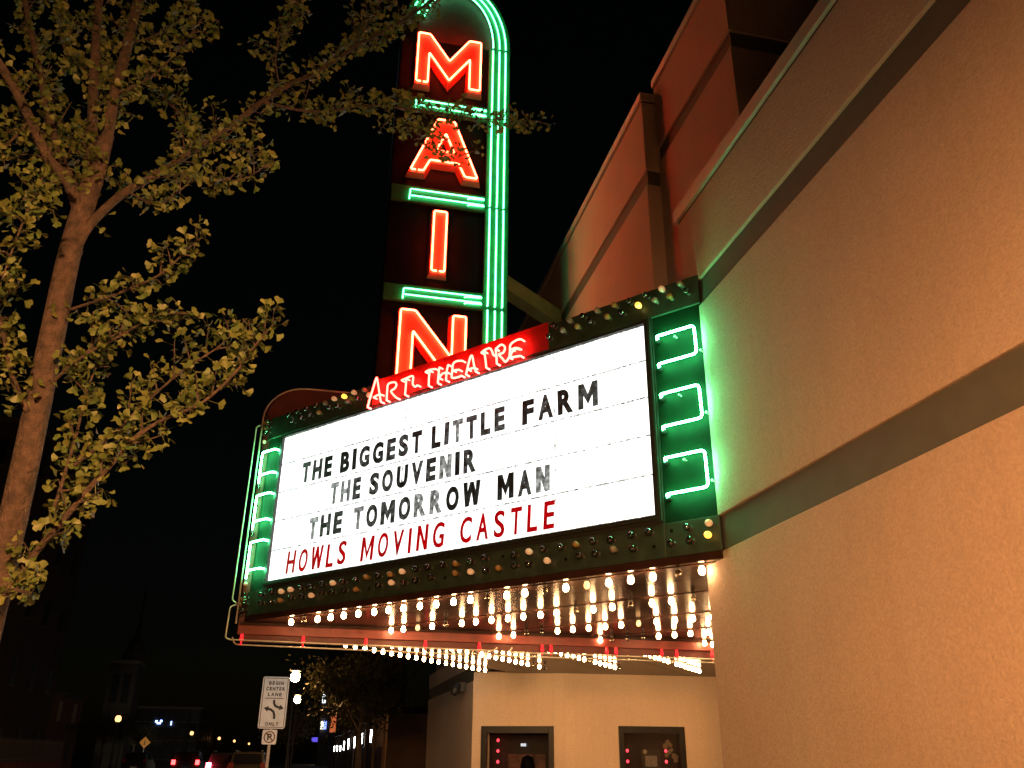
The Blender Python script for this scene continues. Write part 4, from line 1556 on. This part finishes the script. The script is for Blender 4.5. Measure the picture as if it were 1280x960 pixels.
# ------------------------------------------------------------------ buildings far along the street
DARKB = mat('dark_brick', (.05, .04, .035), .9, var=.25, vscale=1.2, bump=.3, bscale=8)
DARKS = mat('dark_stone', (.04, .034, .028), .9, var=.2, vscale=.6)
GLASSD = mat('window_dark', (.012, .013, .016), .4, spec=.2)
TRIM = mat('stone_trim', (.12, .105, .09), .8, var=.15)


def block(name, x0, x1, y0, y1, h, m, label, cols, floors, side=False, cat='building', ww=1.1, wh=1.7):
    t = thing(name, ((x0 + x1) / 2, (y0 + y1) / 2, 0), label, cat)
    MB().box(x0, x1, y0, y1, -.3, h).build('wall', m, t)
    MB().box(x0 - .15, x1 + .15, y0 - .15, y1 + .15, h, h + .35).build('cornice', TRIM, t)
    fh = h / floors
    for fl in range(floors):
        z = fl * fh + fh * .32
        n = cols
        for c in range(n):          # windows in the face towards the viewer
            cx = x0 + (c + .5) * (x1 - x0) / n
            w = MB().box(cx - ww / 2, cx + ww / 2, y0 - .04, y0 + .06, z, z + wh).build('window', GLASSD, t)
            MB().box(cx - ww / 2 - .1, cx + ww / 2 + .1, y0 - .12, y0 - .0, z - .12, z - .005).build('sill', TRIM, w)
        if side:
            fx = x1 if x0 < -5 else x0
            sg = 1 if x0 < -5 else -1
            ns = max(2, int((y1 - y0) / 4))
            for c in range(ns):
                cy = y0 + (c + .5) * (y1 - y0) / ns
                xa, xb = sorted((fx - sg * .06, fx + sg * .04))
                w = MB().box(xa, xb, cy - ww / 2, cy + ww / 2, z, z + wh).build('window', GLASSD, t)
                xa, xb = sorted((fx, fx + sg * .12))
                MB().box(xa, xb, cy - ww / 2 - .1, cy + ww / 2 + .1, z - .12, z - .005).build('sill', TRIM, w)
    return t


block('brick_building', -40, -19.5, 60, 78, 22, DARKB, 'tall dark brick building at far left behind the trunk', 5, 5, True)
block('brick_house', -28, -21.2, 85, 96, 6.2, mat('house_brick', (.22, .11, .07), .9, var=.2), 'small brick house with pale windows behind the picket fence', 3, 2, True)
for w in [o for o in bpy.data.objects['brick_house'].children if o.name.startswith('window')][-4:]:
    w.data.materials[0] = mat('curtain_pale', (.5, .4, .28), .7)
bt = block('corner_block', at(166, 890, 150).x, at(252, 890, 150).x, 150, 175, at(200, 886, 150).z, DARKS, 'dark block with small blue lit signs beyond the diamond sign', 6, 3, True)
BLUE = emit('blue_sign', (.25, .42, 1.0), 7.0)
for pxs in ((194, 900.5, 197, 903), (196, 903, 201, 905), (200, 900, 203, 902.5), (213, 901.5, 215, 906.5)):
    a, b = at(pxs[0], pxs[3], 149.85), at(pxs[2], pxs[1], 149.85)
    MB().box(a.x, b.x, 149.8, 149.9, a.z, b.z).build('blue_light', BLUE, bt)
# church tower with a thin spire
cxa, cxb, czt = at(143, 840, 120).x, at(177, 840, 120).x, at(160, 832, 120).z
cxm = (cxa + cxb) / 2 + .6
ch = thing('church_tower', ((cxa + cxb) / 2, 120, 0), 'faint dark church tower with a thin spire rising left of centre', 'tower')
MB().box(cxa, cxb, 117, 121, -.3, czt).build('tower', DARKS, ch)
MB().box(cxa - .2, cxb + .2, 116.8, 121.2, czt, czt + .4).build('cornice', TRIM, ch)
MB().lathe([(1.5, czt + .4), (.9, czt + 2.6), (.35, czt + 3.6), (.16, czt + 5), (.10, czt + 9), (.001, czt + 10)], org=(cxm, 119, 0), n=8).build('spire', DARKS, ch)
for k in range(2):
    xx = cxa + (cxb - cxa) * (.3 + .4 * k)
    MB().box(xx - .4, xx + .4, 116.9, 117.05, czt - 4.5, czt - 1.2).build('louvre', GLASSD, ch)

# low shop building along the near pavement, with upright wall lights
sp = thing('storefront_building', (8, 90, 0), 'low brown shopfront row with upright white wall lights under dark trees', 'building')
TANW = mat('shop_tan', (.14, .09, .06), .8, var=.25, vscale=.8)
MB().box(4.2, 16, 47, 210, -.3, 3.6).build('wall', TANW, sp)
MB().box(4.0, 16.1, 46.8, 210, 3.6, 3.9).build('cornice', BLACKP, sp)
STRIP = emit('wall_light_white', (1.0, .93, .85), 26.0)
for px, pt_, pb in ((463, 913, 927), (451.5, 917, 931), (442.5, 921.5, 934), (435, 924, 935.5), (429.5, 927, 937), (425, 932.5, 938.5), (421, 932.5, 938.5), (417.5, 933, 939)):
    d = ray(px, (pt_ + pb) / 2)
    k = 4.02 / d.x
    p = CAM + d * k
    hgt = (pb - pt_) * p.y / 1163
    hgt = min(hgt, 1.1)
    MB().box(4.02, 4.10, p.y - .1, p.y + .1, p.z - hgt / 2, p.z + hgt / 2).build('wall_light', STRIP, sp)
    MB().box(4.09, 4.21, p.y - .14, p.y + .14, p.z - hgt / 2 - .1, p.z + hgt / 2 + .1).build('light_back', STEELD, sp)
for k in range(12):
    y = 48 + k * 7
    MB().box(4.1, 4.22, y, y + .25, 0, 3.6).build('pilaster', TANW, sp)
    MB().box(4.14, 4.21, y + 1.2, y + 5.6, .6, 2.0).build('window', GLASSD, sp)
os_ = MB().box(3.3, 4.0, 118, 118.3, 4.2, 6.2).build('orange_sign', emit('orange_panel', (1.0, .22, .06), .5), sp)
MB().box(1.6, 4.0, 160, 160.4, 3.6, 4.3).build('awning_light', emit('violet_awning', (.12, .08, .8), 1.0), sp)
MB().box(3.0, 4.2, 170, 171, 1.8, 3.3).build('lit_shop_window', emit('warm_shop_window', (1.0, .75, .45), 3.0), sp)

# tall office block with a lit upright name, far off
nb_ = thing('lit_name_building', (6, 150, 0), 'far dark building with small white letters running down its corner', 'building')
MB().box(2.6, 16, 150, 162, -.3, 26).build('wall', DARKB, nb_)
NAMEL = emit('name_letters', (.85, .95, 1.0), 4.0)
for ch_, px, y0, y1 in (('M', 408, 844, 850), ('Y', 406.5, 858.5, 863), ('P', 405.5, 868, 873), ('I', 405, 874, 878.5)):
    a = at(px - 2.4, y1, 149.8)
    b = at(px + 2.4, y0, 149.8)
    m = MB()
    put_glyph(m, ch_, a.x, b.x, a.z, b.z, lambda u, v, d: (u, 149.8 - d, v), .02, .05)
    m.build('name_letter', NAMEL, nb_)
a, b = at(400.5, 911.5, 149.7), at(408.5, 900.5, 149.7)
hs = MB().box(a.x, (a.x + b.x) / 2 - .05, 149.6, 149.9, a.z, b.z).build('lit_sign_panel', emit('sign_cream', (1.0, .95, .7), 2.5), nb_)
MB().box((a.x + b.x) / 2, b.x, 149.6, 149.9, a.z, b.z).build('lit_sign_panel', emit('sign_blue', (.2, .3, 1.0), 2.5), nb_)
